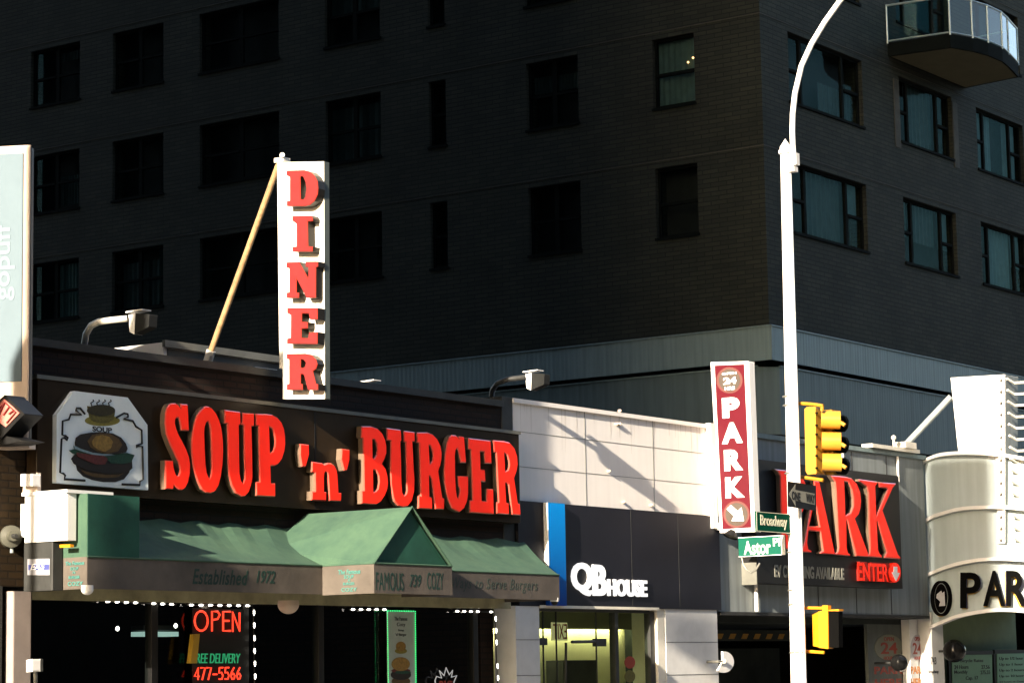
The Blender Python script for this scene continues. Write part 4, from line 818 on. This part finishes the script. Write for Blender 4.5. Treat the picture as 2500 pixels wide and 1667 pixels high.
# ------------------------------------------------------------------ parking garage front
pg = thing('parking_garage', (34.5, 0, 0), 'grey metal panelled parking garage front with a dark opening', 'building')
w = MB(); w.box(31.125, 37.9, 0, 0.3, 2.44, 5.02); w.build('panel_wall', M['park_metal'], pg)
w = MB()
for x in (34.1, 35.35, 36.55): w.box(x-.012, x+.012, -.005, 0, 2.45, 5.0)
w.build('panel_seam', M['dark'], pg)
w = MB()
for x in (35.0, 36.9): w.tube([V(x, -.03, 4.6), V(x, -.03, 5.02)], .02, 8)
a, b_ = fy(1844, 1380, -.06), fy(1848, 1492, -.06); w.tube([V(a.x, -.06, a.z), V(a.x, -.06, 2.45)], .028, 8); w.build('pipe', M['panel_white'], pg)
w = MB(); w.box(31.1, 37.95, -.04, .35, 5.02, 5.09); w.build('coping', M['fascia'], pg, bevel=0.008)
w = MB(); w.box(31.125, 37.85, -.03, .35, 2.39, 2.437); w.build('lintel', M['dark'], pg)
w = MB(); w.box(31.125, 37.95, 5.0, 5.1, .1, 2.4); w.box(31.125, 31.2, .4, 5.0, .1, 2.4); w.box(31.125, 37.95, .35, 5.0, 2.3, 2.39); w.box(33.0, 36.4, 2.0, 2.1, .1, 1.95); w.build('garage_room', M['garage'], pg)
w = MB(); w.box(31.2, 35.4, 1.2, 1.3, 2.05, 2.22); w.build('beam', M['garage'], pg)
w = MB()
for i in range(10): x = 31.5+i*.38; w.prism([V(x, 1.195, 2.08), V(x+.17, 1.195, 2.08), V(x+.24, 1.195, 2.16), V(x+.07, 1.195, 2.16)], (0, .003, 0))
w.build('hazard_stripe', M['dkyellow'], pg)
w = MB(); w.box(fy(2222, 1580, .2).x, 37.85, .2, .35, .15, 2.38); w.build('column', M['stone_white'], pg, bevel=.006)
w = MB(); a = fy(2118, 1560, .36); c = fy(2232, 1560, .36); w.box(a.x, c.x, .36, .42, .15, 2.38); w.build('side_wall', M['garage_grey'], pg)
# black PARK board
pk = thing('parking_board', (34.2, -.25, 2.85), 'big black board with raised red letters PARK, ENTER and an arrow on the garage front', 'sign')
w = MB(); w.box(31.82, 36.48, -.25, 0, 2.85, 4.66); w.build('panel', M['black'], pk, bevel=.008)
w = MB(); w.box(31.80, 31.818, -.25, 0, 2.83, 3.15); w.build('end_cap', M['trim_grey'], pk)
Q = zoomed(1870, 1120, 4.9)
for lp in ([Q([(110,120),(300,140),(400,170),(455,240),(495,330),(500,430),(480,540),(440,640),(380,690),(300,690),(300,1000),(310,1040),(340,1060),(340,1080),(130,1070),(130,1050),(170,1030),(187,990),(185,640),(175,200),(150,150)]), Q([(270,210),(330,220),(370,320),(380,430),(360,560),(320,640),(280,640)])],
           [Q([(578,255),(640,265),(830,1140),(655,1130),(660,1110),(688,1095),(655,865),(513,855),(498,1000),(510,1070),(550,1090),(550,1118),(395,1108),(440,1085),(470,980),(585,330)]), Q([(575,560),(522,800),(645,805),(603,560)])],
           [Q([(780,195),(960,210),(1030,230),(1090,290),(1130,390),(1142,500),(1135,590),(1110,670),(1070,715),(1220,1110),(1230,1170),(1085,1160),(1060,1060),(975,730),(965,730),(970,1060),(985,1120),(1015,1135),(1010,1160),(820,1140),(860,1110),(875,1060),(840,350),(830,270)]), Q([(940,265),(990,280),(1030,360),(1050,470),(1050,560),(1020,640),(955,675)])],
           [Q([(1120,240),(1340,270),(1335,300),(1312,330),(1325,680),(1462,365),(1445,345),(1360,340),(1350,275),(1560,290),(1555,310),(1520,350),(1400,615),(1580,1130),(1615,1175),(1610,1195),(1420,1180),(1435,1150),(1450,1110),(1340,750),(1330,750),(1345,1080),(1360,1120),(1390,1150),(1390,1180),(1215,1165),(1245,1120),(1250,1060),(1230,400),(1215,330),(1120,265)])]):
    letter('letter', lp, 'Y', -.34, .09, LM, pk, .014)
for s_, a, b_, mt, d_, bo in (('EV CHARGING AVAILABLE', (1891,1408), (2060,1386), 'grey_letter', .006, .03), ('ENTER', (2092,1417), (2170,1375), 'red_body', .06, .05)): ytext('lettering', s_, a, b_, -.25, d_, M[mt], pk, bold=bo)
ytext('lettering', 'ENTER', (2095,1416), (2168,1377), -.311, .004, M['red'], pk, bold=.01)
mb = MB(); yprism(mb, ell(2186, 1397, 13, 24), -.33, .08); mb.build('arrow_disc', M['red'], pk, bevel=.01); mb = MB(); yprism(mb, [(2182,1382),(2191,1383),(2191,1397),(2197,1398),(2188,1418),(2177,1396),(2182,1396)], -.335, .004); mb.build('arrow', M['text_white'], pk)
# oval notices and words
def oval(cx, cy, rx, ry, y, mt, lbl, words):
    t_ = thing('oval_notice', fy(cx, cy, y), lbl, 'notice', 'oval OPEN 24 notices at the garage entrance'); mb = MB(); yprism(mb, ell(cx, cy, rx, ry, 30), y, .01); mb.build('disc', M[mt], t_)
    for s_, a, b_ in words: ytext('lettering', s_, a, b_, y-.001, .003, M['red_text'], t_, bold=.02)
oval(2170, 1579, 34, 31, .35, 'oval_dim', 'wide olive grey oval OPEN 24 HOUR notice on the dark garage wall', [('OPEN', (2158,1564), (2182,1554)), ('24', (2151,1595), (2190,1567)), ('HOUR', (2158,1610), (2180,1601))])
oval(2240, 1579, 16, 31, .195, 'oval', 'slim white oval OPEN 24 HOUR notice on the pale garage column', [('OPEN', (2233,1564), (2246,1553)), ('24', (2229,1596), (2250,1568)), ('HOUR', (2233,1609), (2247,1601))])
hw = thing('painted_words', fy(2240, 1650, .19), 'orange words PARK HERE painted on the pale garage column', 'lettering'); ytext('lettering', 'PARK', (2223,1644), (2257,1625), .2, .003, M['orange_text'], hw, bold=.03); ytext('lettering', 'HERE', (2223,1675), (2257,1654), .2, .003, M['orange_text'], hw, bold=.03)
hw = thing('painted_words', fy(2170, 1650, .35), 'dim red words PARK HERE painted on the dark garage wall', 'lettering'); ytext('lettering', 'PARK', (2135,1645), (2205,1625), .36, .003, M['red_text'], hw, bold=.03); ytext('lettering', 'HERE', (2137,1678), (2200,1655), .36, .003, M['red_text'], hw, bold=.03)
# convex mirrors
dl_ = thing('dish_lamp', fy(1768, 1614, -.3), 'pale round dish, shaded sector cut away, with a small centre lamp left of the garage opening', 'dish')
mb = MB(); yprism(mb, [(1766,1614)]+ell(1767, 1615, 25, 26, 22, -95, 125), -.3, .03); mb.build('dish', M['white'], dl_, bevel=.004)  # shaded sector of the dish is cut out of its shape
mb = MB(); mb.lathe([(.001, .06), (.03, .05), (.035, .0)], fy(1765, 1614, -.31), OY, 12); mb.build('centre_lamp', M['cream'], dl_, smooth=True); mb = MB(); mb.tube([fy(1752, 1613, -.32), fy(1765, 1613, -.32)], .012, 6); mb.tube([fy(1762, 1614, -.27), fy(1762, 1614, -.27)+V(0, .3, 0)], .02, 8); mb.build('arm', M['trim_grey'], dl_)
def globe_mirror(label, px, py, y, r):
    c = fy(px, py, y); t_ = thing('dome_mirror', c, label, 'mirror', 'round mirrors at the garage entrance'); ax = (-.92, -.39, 0)
    f = lambda a0, a1: [(r*math.sin(math.radians(a)), r*math.cos(math.radians(a))) for a in range(a0, a1+1, 6)]
    b = MB(); b.lathe(f(0, 96), c, ax, 28); b.build('dark_dome', M['mirror'], t_, smooth=True); b = MB(); b.lathe(f(96, 180), c, ax, 28); b.build('back_shell', M['white'], t_, smooth=True)
    b = MB(); b.tube([c+V(0, r*.6, .0), c+V(0, r*.6+.35, .0)], .02, 8); b.build('arm', M['dark'], t_)
globe_mirror('dark round dome mirror before the olive oval notice', 2195, 1617, -.1, .14)
globe_mirror('dark round dome mirror left of the green rate boards', 2330, 1588, -.3, .19)
# lamps and bracket on the roof edge
rk = thing('roof_bracket', (37.3, .1, 5.1), 'pale metal lamp bracket on the garage roof edge', 'bracket'); b = MB(); b.box(35.9, 37.6, -.1, .1, 5.1, 5.16); b.box(37.0, 37.4, -.14, .05, 5.16, 5.26); b.build('plate', M['cream'], rk, bevel=.01); b = MB(); c = V(36.75, -.05, 5.16); b.tube([c, c+V(0, 0, .12)], .02, 8); b.lathe([(.001, .2), (.04, .17), (.04, .13), (.001, .11)], c, (0, 0, 1), 12); b.build('knob', M['cream'], rk)

# ------------------------------------------------------------------ round white pavilion with tapered fin
pv = thing('corner_pavilion', (CYL[0], CYL[1], 0), 'white rounded parking office with curved ledges and blue black letters at the right edge', 'building')
RING = [[(2235,1147),(2262,1128),(2300,1115),(2350,1111),(2400,1112),(2450,1117),(2500,1126),(2540,1138)],
        [(2235,1288),(2262,1275),(2290,1262),(2350,1247),(2400,1243),(2450,1243),(2500,1248),(2540,1256)],
        [(2235,1420),(2262,1408),(2330,1385),(2380,1373),(2420,1369),(2460,1369),(2500,1372),(2540,1380)],
        [(2235,1556),(2262,1541),(2300,1525),(2345,1508),(2390,1498),(2430,1493),(2470,1493),(2500,1496),(2540,1503)]]
def resample(pts, n=40):
    out = []
    for i in range(n+1):
        x = pts[0][0]+(pts[-1][0]-pts[0][0])*i/n
        k = 0
        while k < len(pts)-2 and pts[k+1][0] < x: k += 1
        p = [pts[max(0, min(len(pts)-1, k+j))] for j in (-1, 0, 1, 2)]
        t = (x-p[1][0])/max(1e-6, p[2][0]-p[1][0]); m1 = (p[2][1]-p[0][1])/2; m2 = (p[3][1]-p[1][1])/2
        y = (2*t**3-3*t*t+1)*p[1][1]+(t**3-2*t*t+t)*m1+(-2*t**3+3*t*t)*p[2][1]+(t**3-t*t)*m2
        out.append((x, y))
    return out
RC_ = [[fc(a, b_) for a, b_ in resample(r_)] for r_ in RING]
def extend(c):                                     # carry each ledge on round the back of the drum
    e = c[-1]; a0 = math.atan2(e.y-CYL[1], e.x-CYL[0]); zs = e.z
    return c+[V(CYL[0]+CYL[2]*math.cos(a0+i*.12), CYL[1]+CYL[2]*math.sin(a0+i*.12), zs-0.01*i) for i in range(1, 14)]
RC_ = [extend(c) for c in RC_]
def push(p, d): 
    v = V(p.x-CYL[0], p.y-CYL[1], 0).normalized(); return p+v*d
dr = MB()
for k in range(3):
    for i in range(len(RC_[0])-1): dr.quad(RC_[k+1][i], RC_[k+1][i+1], RC_[k][i+1], RC_[k][i])
dr.build('drum', M['pav'], pv, smooth=True, recalc=False)
for k, c in enumerate(RC_):
    l_ = MB(); n = len(c)
    for i in range(n-1):
        f = lambda j: 0.02+0.13*min(1, j/14)
        a, b_ = push(c[i], f(i)), push(c[i+1], f(i+1)); h = V(0, 0, .055)
        l_.quad(c[i]+h, c[i+1]+h, b_+h, a+h); l_.quad(a+h, b_+h, b_, a); l_.quad(c[i], c[i+1], b_, a)
    l_.build('ledge', M['white'], pv, smooth=True)
tp = MB(); tp.poly([p+V(0, 0, .02) for p in RC_[0]]); tp.build('roof', M['pav'], pv)
# fin with bulbs
xf = 37.98
fn = thing('fin_sign', (xf, -1.4, 3.6), 'tall white tapered fin with bulbs along its edge rising over the pavilion', 'sign')
b = MB(); xprism(b, [(2321,922),(2453.5,914),(2454,1325),(2436,1326),(2432,1120),(2341,1114)], xf, 0.5); b.build('blade', [M['white'], M['park_metal']], fn, bevel=.01)
for pgn in [o for o in fn.children if o.name.startswith('blade')][0].data.polygons:
    if pgn.normal.y < -0.9: pgn.material_index = 1
for i in range(15):
    p = fx(2446, 925+i*27.8, xf); q = MB(); q.tube([p+V(-.001, 0, 0), p+V(-.07, 0, 0)], .014, 6); q.lathe([(.001, .11), (.028, .085), (.02, .06)], p, OX, 8); q.build('bulb', M['cream'], fn)
    r_ = p+V(.25, -.16, -.03); q = MB(); q.tube([V(p.x+.02, -1.52, p.z), V(p.x+.2, -1.56, p.z-.06), V(p.x+.35, -1.72, p.z-.05)], .022, 6); q.build('edge_bulb', M['cream'], fn)
b = MB(); b.tube([fy(2322, 968, -.5), fy(2205, 1092, .3)], .055, 8); b.build('brace', M['park_metal'], fn)
# arrow roundel and letters on the drum
lt = thing('parking_letters', fc(2400, 1430), 'black and blue raised letters PARK with a round arrow emblem on the curved white front', 'sign')
def wrap(name, s, pbl, ptr, d0, d1, mt, bold):
    vs, fs = text_geo(s, bold); pts = []
    for u, v, w_ in vs: p = fc(pbl[0]+(ptr[0]-pbl[0])*u, pbl[1]+(ptr[1]-pbl[1])*v, 0.0); pts.append(push(p, d0+(d1-d0)*(w_+.5)))
    return link_mesh(name, pts, fs, M[mt], lt)
for s_, a, b_ in (('P', (2352,1484), (2398,1397)), ('A', (2404,1479), (2454,1393)), ('R', (2456,1479), (2505,1393)), ('K', (2508,1482), (2550,1396))):
    wrap('letter', s_, a, b_, .11, .13, 'pit', .02); wrap('letter_return', s_, (a[0]-.5, a[1]), (b_[0]-.5, b_[1]), .03, .109, 'bluegloss', .01); wrap('glow_backing', s_, (a[0]-2, a[1]+2), (b_[0]-2, b_[1]+2), .004, .029, 'amber', .02)
def wdisc(name, cx, cy, rx, ry, d0, d1, mt):
    P = [fc(a, b_) for a, b_ in ell(cx, cy, rx, ry, 30)]; mb = MB(); n = len(P); F = [push(p, d1) for p in P]; Bk = [push(p, d0) for p in P]
    mb.add(F+Bk, [list(range(n)), list(range(n, 2*n))[::-1]]+[[i, (i+1) % n, n+(i+1) % n, n+i] for i in range(n)]); mb.build(name, M[mt], lt)
wdisc('glow_backing', 2299, 1462, 21, 43, .005, .03, 'amber'); wdisc('emblem', 2306, 1460, 21, 43, .032, .14, 'pit'); wdisc('emblem_ring', 2310, 1460, 15, 37, .141, .145, 'park_metal'); wdisc('emblem_face', 2310, 1460, 14, 35.5, .146, .15, 'pit')
mb = MB(); ar = [(2301,1450),(2311,1441),(2313,1447),(2318,1443),(2320,1478),(2306,1479),(2309,1468),(2300,1459)]; P = [push(fc(a, b_), .155) for a, b_ in ar]; mb.add(P, [list(range(len(P)))]); mb.build('arrow', M['oval'], lt)
# below the ledge: pillar, green rate boards
w = MB(); a, c = fy(2260, 1600, -.02), fy(2305, 1600, -.02); w.box(37.92, c.x, -.02, .6, .15, 2.5); pil = w.build('pillar', M['stone_white'], pv, bevel=.008)
ytext('lettering', '743', (2273,1621), (2285,1603), -.02, .004, M['text_black'], pil); ytext('lettering', 'Broadway', (2267,1645), (2291,1634), -.02, .004, M['text_black'], pil)
w = MB(); w.box(38.5, 44, 1.2, 1.3, .15, 2.9); w.quad(V(37.9, -.3, 2.62), V(41, -1.9, 2.62), V(44, 1.2, 2.62), V(38.5, 1.2, 2.62)); w.build('recess_wall', M['canopy_green'], pv)
yb = .9
mbn = [('rate_board', 'green rate board headed Bicycle Rates beneath the pavilion', [(2324,1598),(2422,1597),(2424,1720),(2326,1720)], [('Bicycle Rates', (2345,1618), (2400,1607)), ('24 Hours', (2330,1632), (2364,1622)), ('27.56', (2396,1632), (2416,1622)), ('Monthly', (2330,1646), (2362,1635)), ('275.55', (2394,1645), (2417,1635)), ('Cap. 17', (2358,1661), (2388,1649))]),
       ('rate_board', 'green rate board of hourly prices at the right edge of the photo', [(2434,1595),(2540,1593),(2540,1720),(2436,1720)], [('Up to 1/2 hour', (2440,1612), (2498,1602)), ('Up to 1 hour', (2440,1626), (2498,1617)), ('Up to 2 hours', (2440,1640), (2500,1631)), ('Up to 10 hours', (2440,1654), (2503,1645)), ('24 hours or Overnight', (2440,1667), (2515,1659))])]
for nm, lbl, pts, words in mbn:
    t_ = thing(nm, fy(*pts[0], yb), lbl, 'rate board', 'green rate boards'); mb = MB(); yprism(mb, pts, yb, .03); mb.build('board', M['menu'], t_); 
    xs = [fy(*q_, yb) for q_ in pts]; mb = MB(); mb.box(xs[0].x-.07, xs[1].x+.07, yb+.01, yb+.05, xs[0].z+.002, xs[0].z+.07); mb.box(xs[0].x-.12, xs[0].x-.003, yb+.01, yb+.05, .5, xs[0].z); mb.build('frame', M['black'], t_)
    for s_, a, b_ in words: ytext('lettering', s_, a, b_, yb, .003, M['text_black'], t_, bold=.015)

# ------------------------------------------------------------------ lamp post with signals and signs
yp0 = -4.43
P0 = fy(1950.5, 1667, yp0); px_, py_ = P0.x, P0.y
top = fx(1918, 372, px_)
lp = thing('street_lamp', (px_, py_, .15), 'tall white octagonal street lamp post with a curved arm, carrying signs and signals', 'street lamp')
def oct_tube(mb, pts, rs, n=8):
    for k in range(len(pts)-1): pass
    mb.tube(pts, rs, n)
m_ = MB(); zt_ = fx(1918, 372, px_).z
lean = fx(1918, 372, px_).y-py_
N = 12
m_.tube([V(px_, py_-.0+lean*(i/N)*((zt_-1.44)/(zt_-1.44)), 1.44+(zt_-1.44)*i/N) for i in range(N+1)], [.094-.03*i/N for i in range(N+1)], 8)
m_.tube([V(px_, py_, .15), V(px_, py_, 1.44)], [.12, .094], 8); m_.build('pole', M['lampwhite'], lp)
cp = MB(); ct = V(px_, py_+lean, zt_); cp.lathe([(.085, -.02), (.085, .02), (.07, .03), (.068, .06), (.001, .16)], ct, (0, 0, 1), 8); cp.build('pole_cap', M['lampwhite'], lp)
ar = [(1939,400),(1936,360),(1934.5,321),(1935.5,279),(1941,229),(1957,161),(1982,107),(2014,54),(2053,0),(2100,-48),(2170,-95),(2250,-120)]
am = MB(); A3 = [fx(a, b_, px_+.02) for a, b_ in ar]; am.tube(A3, [.034]*9+[.03]*3, 12); am.build('arm', M['lampwhite'], lp, smooth=True)
hd = MB(); e = A3[-1]; hd.lathe([(.001, -.1), (.08, -.05), (.14, .15), (.12, .5), (.05, .62), (.001, .64)], e, (0, -1, -.05), 16); hd.build('lamp_head', M['lampwhite'], lp, smooth=True)
bd = MB()
a = fx(1939, 400, px_+.02); bd.box(px_-.03, px_+.07, a.y-.05, a.y+.06, a.z-.02, a.z+.12); bd.box(px_-.05, px_+.06, a.y-.03, a.y+.12, a.z-.1, a.z-.04); bd.build('arm_clamp', M['lampwhite'], lp, bevel=.01)
for yy in (968,990,1155,1261,1296,1302,1347,1440,1475,1592):
    c = fx(1926+(yy-968)*.034, yy, px_); bd = MB(); rr = .074+.02*(yy-968)/700; bd.lathe([(rr, -.009), (rr+.004, 0), (rr, .009)], V(px_, c.y, c.z), (0, 0, 1), 16); bd.build('band', M['trim_grey'], lp)
# ONE WAY sign
ow = thing('one_way_sign', fy(1958, 1210, yp0-.13), 'black ONE WAY sign with a left arrow strapped to the lamp post', 'traffic sign')
yo = yp0-.14
a, b_ = fy(1923.5, 1174, yo), fy(1992.4, 1185, yo); c, d = fy(1993.5, 1246.5, yo), fy(1924, 1236.3, yo)
mb = MB(); mb.prism([a, b_, c, d], (0, .006, 0)); pn = mb.build('plate', M['black'], ow)
qy = lambda u, v: a+(b_-a)*u+(d-a)*v
mb = MB(); mb.prism([qy(*k)+V(0, -.003, 0) for k in ((.02,.5),(.26,.08),(.25,.3),(.95,.33),(.95,.78),(.25,.72),(.26,.94))], (0, .002, 0)); mb.build('arrow', M['grey_letter'], ow)
for s_, u0, u1 in (('ONE', .12, .42), ('WAY', .62, .93)): text('lettering', s_, qy(u0, .7)+V(0, -.003, 0), qy(u1, .73)+V(0, -.003, 0), qy(u0, .36)+V(0, -.003, 0), .003, M['text_black'], ow, bold=.02, out=OY)
# street name signs
bw = thing('street_name_sign', fy(1886, 1273, yp0), 'dark green Broadway street name sign on the lamp post', 'street sign', 'street name signs on the lamp post')
a, b_, d = fy(1846, 1247.5, yp0), fy(1927, 1254, yp0), fy(1846, 1296, yp0); yb_ = yp0
mb = MB(); mb.box(a.x, b_.x, yb_, yb_+.02, d.z, a.z); mb.build('plate', M['street_green'], bw, bevel=.004)
mb = MB(); t_ = .008
mb.box(a.x, b_.x, yb_-.003, yb_-.001, a.z-t_, a.z); mb.box(a.x, b_.x, yb_-.003, yb_-.001, d.z, d.z+t_); mb.box(a.x, a.x+t_*1.5, yb_-.003, yb_-.001, d.z+t_, a.z-t_); mb.build('border', M['ivory'], bw)
ytext('lettering', 'Broadway', (1857,1289), (1921,1261), yb_, .003, M['ivory'], bw, bold=.015)
ap = thing('street_name_sign', fx(1860, 1332, px_-.05), 'bright green Astor Pl street name sign lit by the sun below the Broadway sign', 'street sign', 'street name signs on the lamp post')
xa = px_-.05; a, b_, d = fx(1802, 1311.5, xa), fx(1916, 1306.5, xa), fx(1802, 1359, xa)
mb = MB(); mb.box(xa, xa+.02, b_.y, a.y, d.z, a.z); mb.build('plate', M['street_teal'], ap, bevel=.004)
mb = MB(); mb.box(xa-.003, xa-.001, b_.y, a.y, a.z-.006, a.z); mb.box(xa-.003, xa-.001, b_.y, a.y, d.z, d.z+.006); mb.box(xa-.003, xa-.001, b_.y, b_.y+.05, d.z+.006, a.z-.006); mb.build('border', M['text_white'], ap)
xtext('lettering', 'Astor', (1817,1354), (1881,1317), xa, .003, M['text_white'], ap, bold=.012); xtext('lettering', 'Pl', (1888,1333), (1904,1312), xa, .003, M['text_white'], ap, bold=.02)
hk = MB(); hk.tube([fx(1811, 1361, xa), fx(1815, 1378, xa), fx(1824, 1391, xa), fx(1834, 1397, xa)], .009, 6); hk.tube([fx(1834, 1397, xa), fx(1846, 1390, xa), fx(1855, 1374, xa)], .012, 6); hk.build('hook', M['trim_grey'], ap)
# traffic signal: yellow three-lamp head seen from the side
xs = px_+.12
ts = thing('traffic_signal', fx(1990, 1160, xs), 'yellow three lamp traffic signal seen from the side on the lamp post', 'traffic light')
def rect(a0, b0, a1, b1): return [(a0, b0), (a1, b0), (a1, b1), (a0, b1)]
mb = MB(); xprism(mb, [(1964,998),(1970,993),(1991,993),(1993,1156),(1972,1158),(1967,1150)], xs, .2); hsg = mb.build('housing', M['yellow'], ts, bevel=.012)
for i in range(3):
    y0 = 1002+i*52; c0, c1 = fx(1996+i*1.5, y0+21, xs+.02), fx(2038+i*1.5, y0+24, xs+.02); cc = V(xs+.1, c0.y, c0.z); vd = (.5, -.86, -.05)
    mb = MB(); L_ = (c0.y-c1.y); r_ = .105
    seg = 24
    mb.lathe([(r_, 0), (r_, L_), (r_-.006, L_), (r_-.006, .01)], cc, vd, seg); v_ = mb.build('visor', [M['yellow']], ts, smooth=True)
    mb = MB(); mb.lathe([(r_-.008, .02), (.06, .035), (.001, .04)], cc, vd, seg); mb.build('lens', M['black'], v_, smooth=True)
    c2 = fx(2050+i*1.5, y0+31, xs+.35); mb = MB(); cc2 = V(xs+.38, c2.y, c2.z); mb.lathe([(.001, -.12), (.1, -.12), (.1, .02), (.09, .06), (.05, .085), (.001, .09)], cc2, (.4, -.9, -.15), 20); v2 = mb.build('visor', M['bronze'], ts, smooth=True)
    mb = MB(); mb.tube([fx(2041+i*1.5, y0+22, xs+.15), fx(2063+i*1.5, y0+36, xs+.15)], .022, 8); mb.build('lit_visor_edge', M['yellow'], v2)  # yellow bar paints the lit inner edge of the shaded dark visor
    mb = MB(); mb.tube([fx(1991, y0+6, xs-.01), fx(1996, y0+6, xs-.01)], .012, 6); mb.tube([fx(1991, y0+36, xs-.01), fx(1996, y0+36, xs-.01)], .012, 6); mb.build('hinge', M['bronze'], v_)
mb = MB(); mb.box(xs+.26, xs+.44, fx(2035, 1000, xs+.3).y, fx(2012, 1000, xs+.3).y, fx(2035, 1158, xs+.3).z, fx(2035, 1000, xs+.3).z); mb.build('second_housing', M['dkyellow'], ts, bevel=.012)
mb = MB(); mb.tube([fx(1945, 984, xs), fx(1985, 987, xs), fx(2010, 991, xs)], .022, 8); mb.build('bracket', M['dkyellow'], ts); mb = MB(); mb.tube([fx(1955, 1164, xs+.05), fx(2010, 1172, xs+.05)], .022, 8); mb.build('bracket', M['dkyellow'], ts); mb = MB(); mb.tube([fx(2008, 991, xs), fx(2006, 1003, xs)], .02, 8); mb.build('bracket', M['dkyellow'], ts)
# pedestrian signal
xw = px_+.1
wk = thing('pedestrian_signal', fx(2010, 1600, xw), 'orange yellow pedestrian crossing signal box low on the lamp post', 'crossing signal')
mb = MB(); mb.prism([fx(1997, 1492, xw), fx(2021, 1489, xw), fx(2022, 1583, xw), fx(1999, 1580, xw)], (.12, 0, 0)); mb.prism([fx(1997, 1493, xw), fx(1983, 1500, xw+.1), fx(1985, 1576, xw+.1), fx(1999, 1579, xw)], (.16, 0, 0)); mb.build('housing', M['orange'], wk, bevel=.01)
mb = MB(); p_ = [fx(2023, 1491, xw), fx(2047, 1492, xw+.03), fx(2048, 1580, xw+.03), fx(2024, 1580, xw)]; mb.prism(p_, (.1, 0, 0)); mb.build('visor', M['pit'], wk, bevel=.006)
mb = MB(); mb.prism([fx(2022, 1488, xw), fx(2048, 1486, xw), fx(2048, 1490.5, xw), fx(2023, 1490.5, xw)], (.11, 0, 0)); mb.build('rim', M['orange'], wk)
mb = MB(); mb.tube([fx(1965, 1483, xw+.04), fx(2010, 1484, xw+.04)], .018, 8); mb.tube([fx(1967, 1589, xw+.06), fx(2012, 1592, xw+.06)], .018, 8); mb.box(xw, xw+.08, fx(2021, 1480, xw).y, fx(2007, 1480, xw).y, fx(2010, 1490, xw).z, fx(2010, 1477, xw).z); mb.build('bracket', M['orange'], wk)

# ------------------------------------------------------------------ unseen blocks added to cast shade, and the row across the street
def block(name, label, x0, x1, y0, y1, z0, z1, mt, fl=3.4, bay=3.0):
    t_ = thing(name, ((x0+x1)/2, (y0+y1)/2, 0), label, 'building'); w_ = MB(); w_.box(x0, x1, y0, y1, z0, z1); w_.build('wall', mt, t_)
    return t_
def bays(t_, face, c, u0, u1, z0, z1, fl, bay):
    w_ = MB(); z = z0
    while z+fl < z1:
        u = u0+.8
        while u+bay < u1:
            if face == 'Y': w_.box(u, u+bay*.55, c-.02, c+.02, z+1, z+fl-.6)
            else: w_.box(c-.02, c+.02, u, u+bay*.55, z+1, z+fl-.6)
            u += bay
        z += fl
    o = w_.build('windows', M['mirror'], t_); o['kind'] = 'stuff'
t_ = block('shade_tower', 'added brick block out of view to the left whose overhang shades the apartment building', -60, -35, -4.5, 40, 0, 33, M['far_brick'])  # unseen block added for shade, its overhang shaped to spare the low roofs
w_ = MB(); w_.box(-60, -35, -8.2, 40, 33, 75); w_.build('shade_overhang', M['far_brick'], t_); bays(t_, 'X', -35, -4, 40, 3, 33, 3.4, 3)
t_ = block('street_block', 'brick row across the street behind the camera', 2.1, 190, -45, -29, 0, 20, M['far_brick']); bays(t_, 'Y', -29, 3, 190, 4, 20, 3.6, 3.2)
# added tall block at the left that keeps light off the tower's side
t_ = block('side_shade_block', 'added brick block out of view on the left, keeping skylight off the apartment building', -6, 17, 2.2, 60, 4.7, 75, M['far_brick'])

pyl = thing('shade_post', (-12, -8.1, 0), 'added slim dark post out of view to the left that shades the pavilion', 'shade blocker')
w_ = MB(); w_.box(-12.4, -12, -8.75, -7.45, 0, 23.6); w_.build('column', M['dark'], pyl, bevel=.02); w_ = MB(); w_.box(-12.5, -11.9, -8.9, -7.3, 0, .5); w_.build('plinth', M['concrete'], pyl)  # added post, sized so its shadow falls on the round pavilion
bnr = thing('shade_panels', (8, -2.1, 5.5), 'added dark panels out of view to the left that shade the diner signs', 'banner')  # unseen panels added, outlined to drop shade on sign, valance and pillar
for pl_ in ([(-2.72, 9.88), (-3.40, 11.57), (-3.40, 12.82), (-2.72, 11.13)], [(-3.40, 12.5), (-3.42, 12.5), (-3.42, 13.15), (-3.40, 13.15), (-2.95, 13.15), (-2.95, 12.3)], [(-3.545, 8.6), (-3.9, 8.6), (-3.9, 10.05), (-3.545, 10.05)], [(-4.42, 12.95), (-4.70, 12.95), (-4.70, 13.95), (-4.42, 13.38)]):
    w_ = MB(); w_.prism([V(8, a_+1.195, b_-2.96) for a_, b_ in pl_], (.06, 0, 0)); w_.build('shade_panel', M['dark'], bnr)
w_ = MB(); w_.tube([V(8.04, -1.7, 0), V(8.04, -1.7, 10.4)], .05, 8); w_.build('shade_panel_pole', M['dark'], bnr)

t_ = block('corner_shade_block', 'added tall dark block out of view behind the camera that cuts skylight', -70, 2, -80, -30, 0, 115, M['far_brick']); bays(t_, 'Y', -30, -70, 0, 4, 115, 3.6, 3.2)  # added to cut skylight on the apartment building's left face
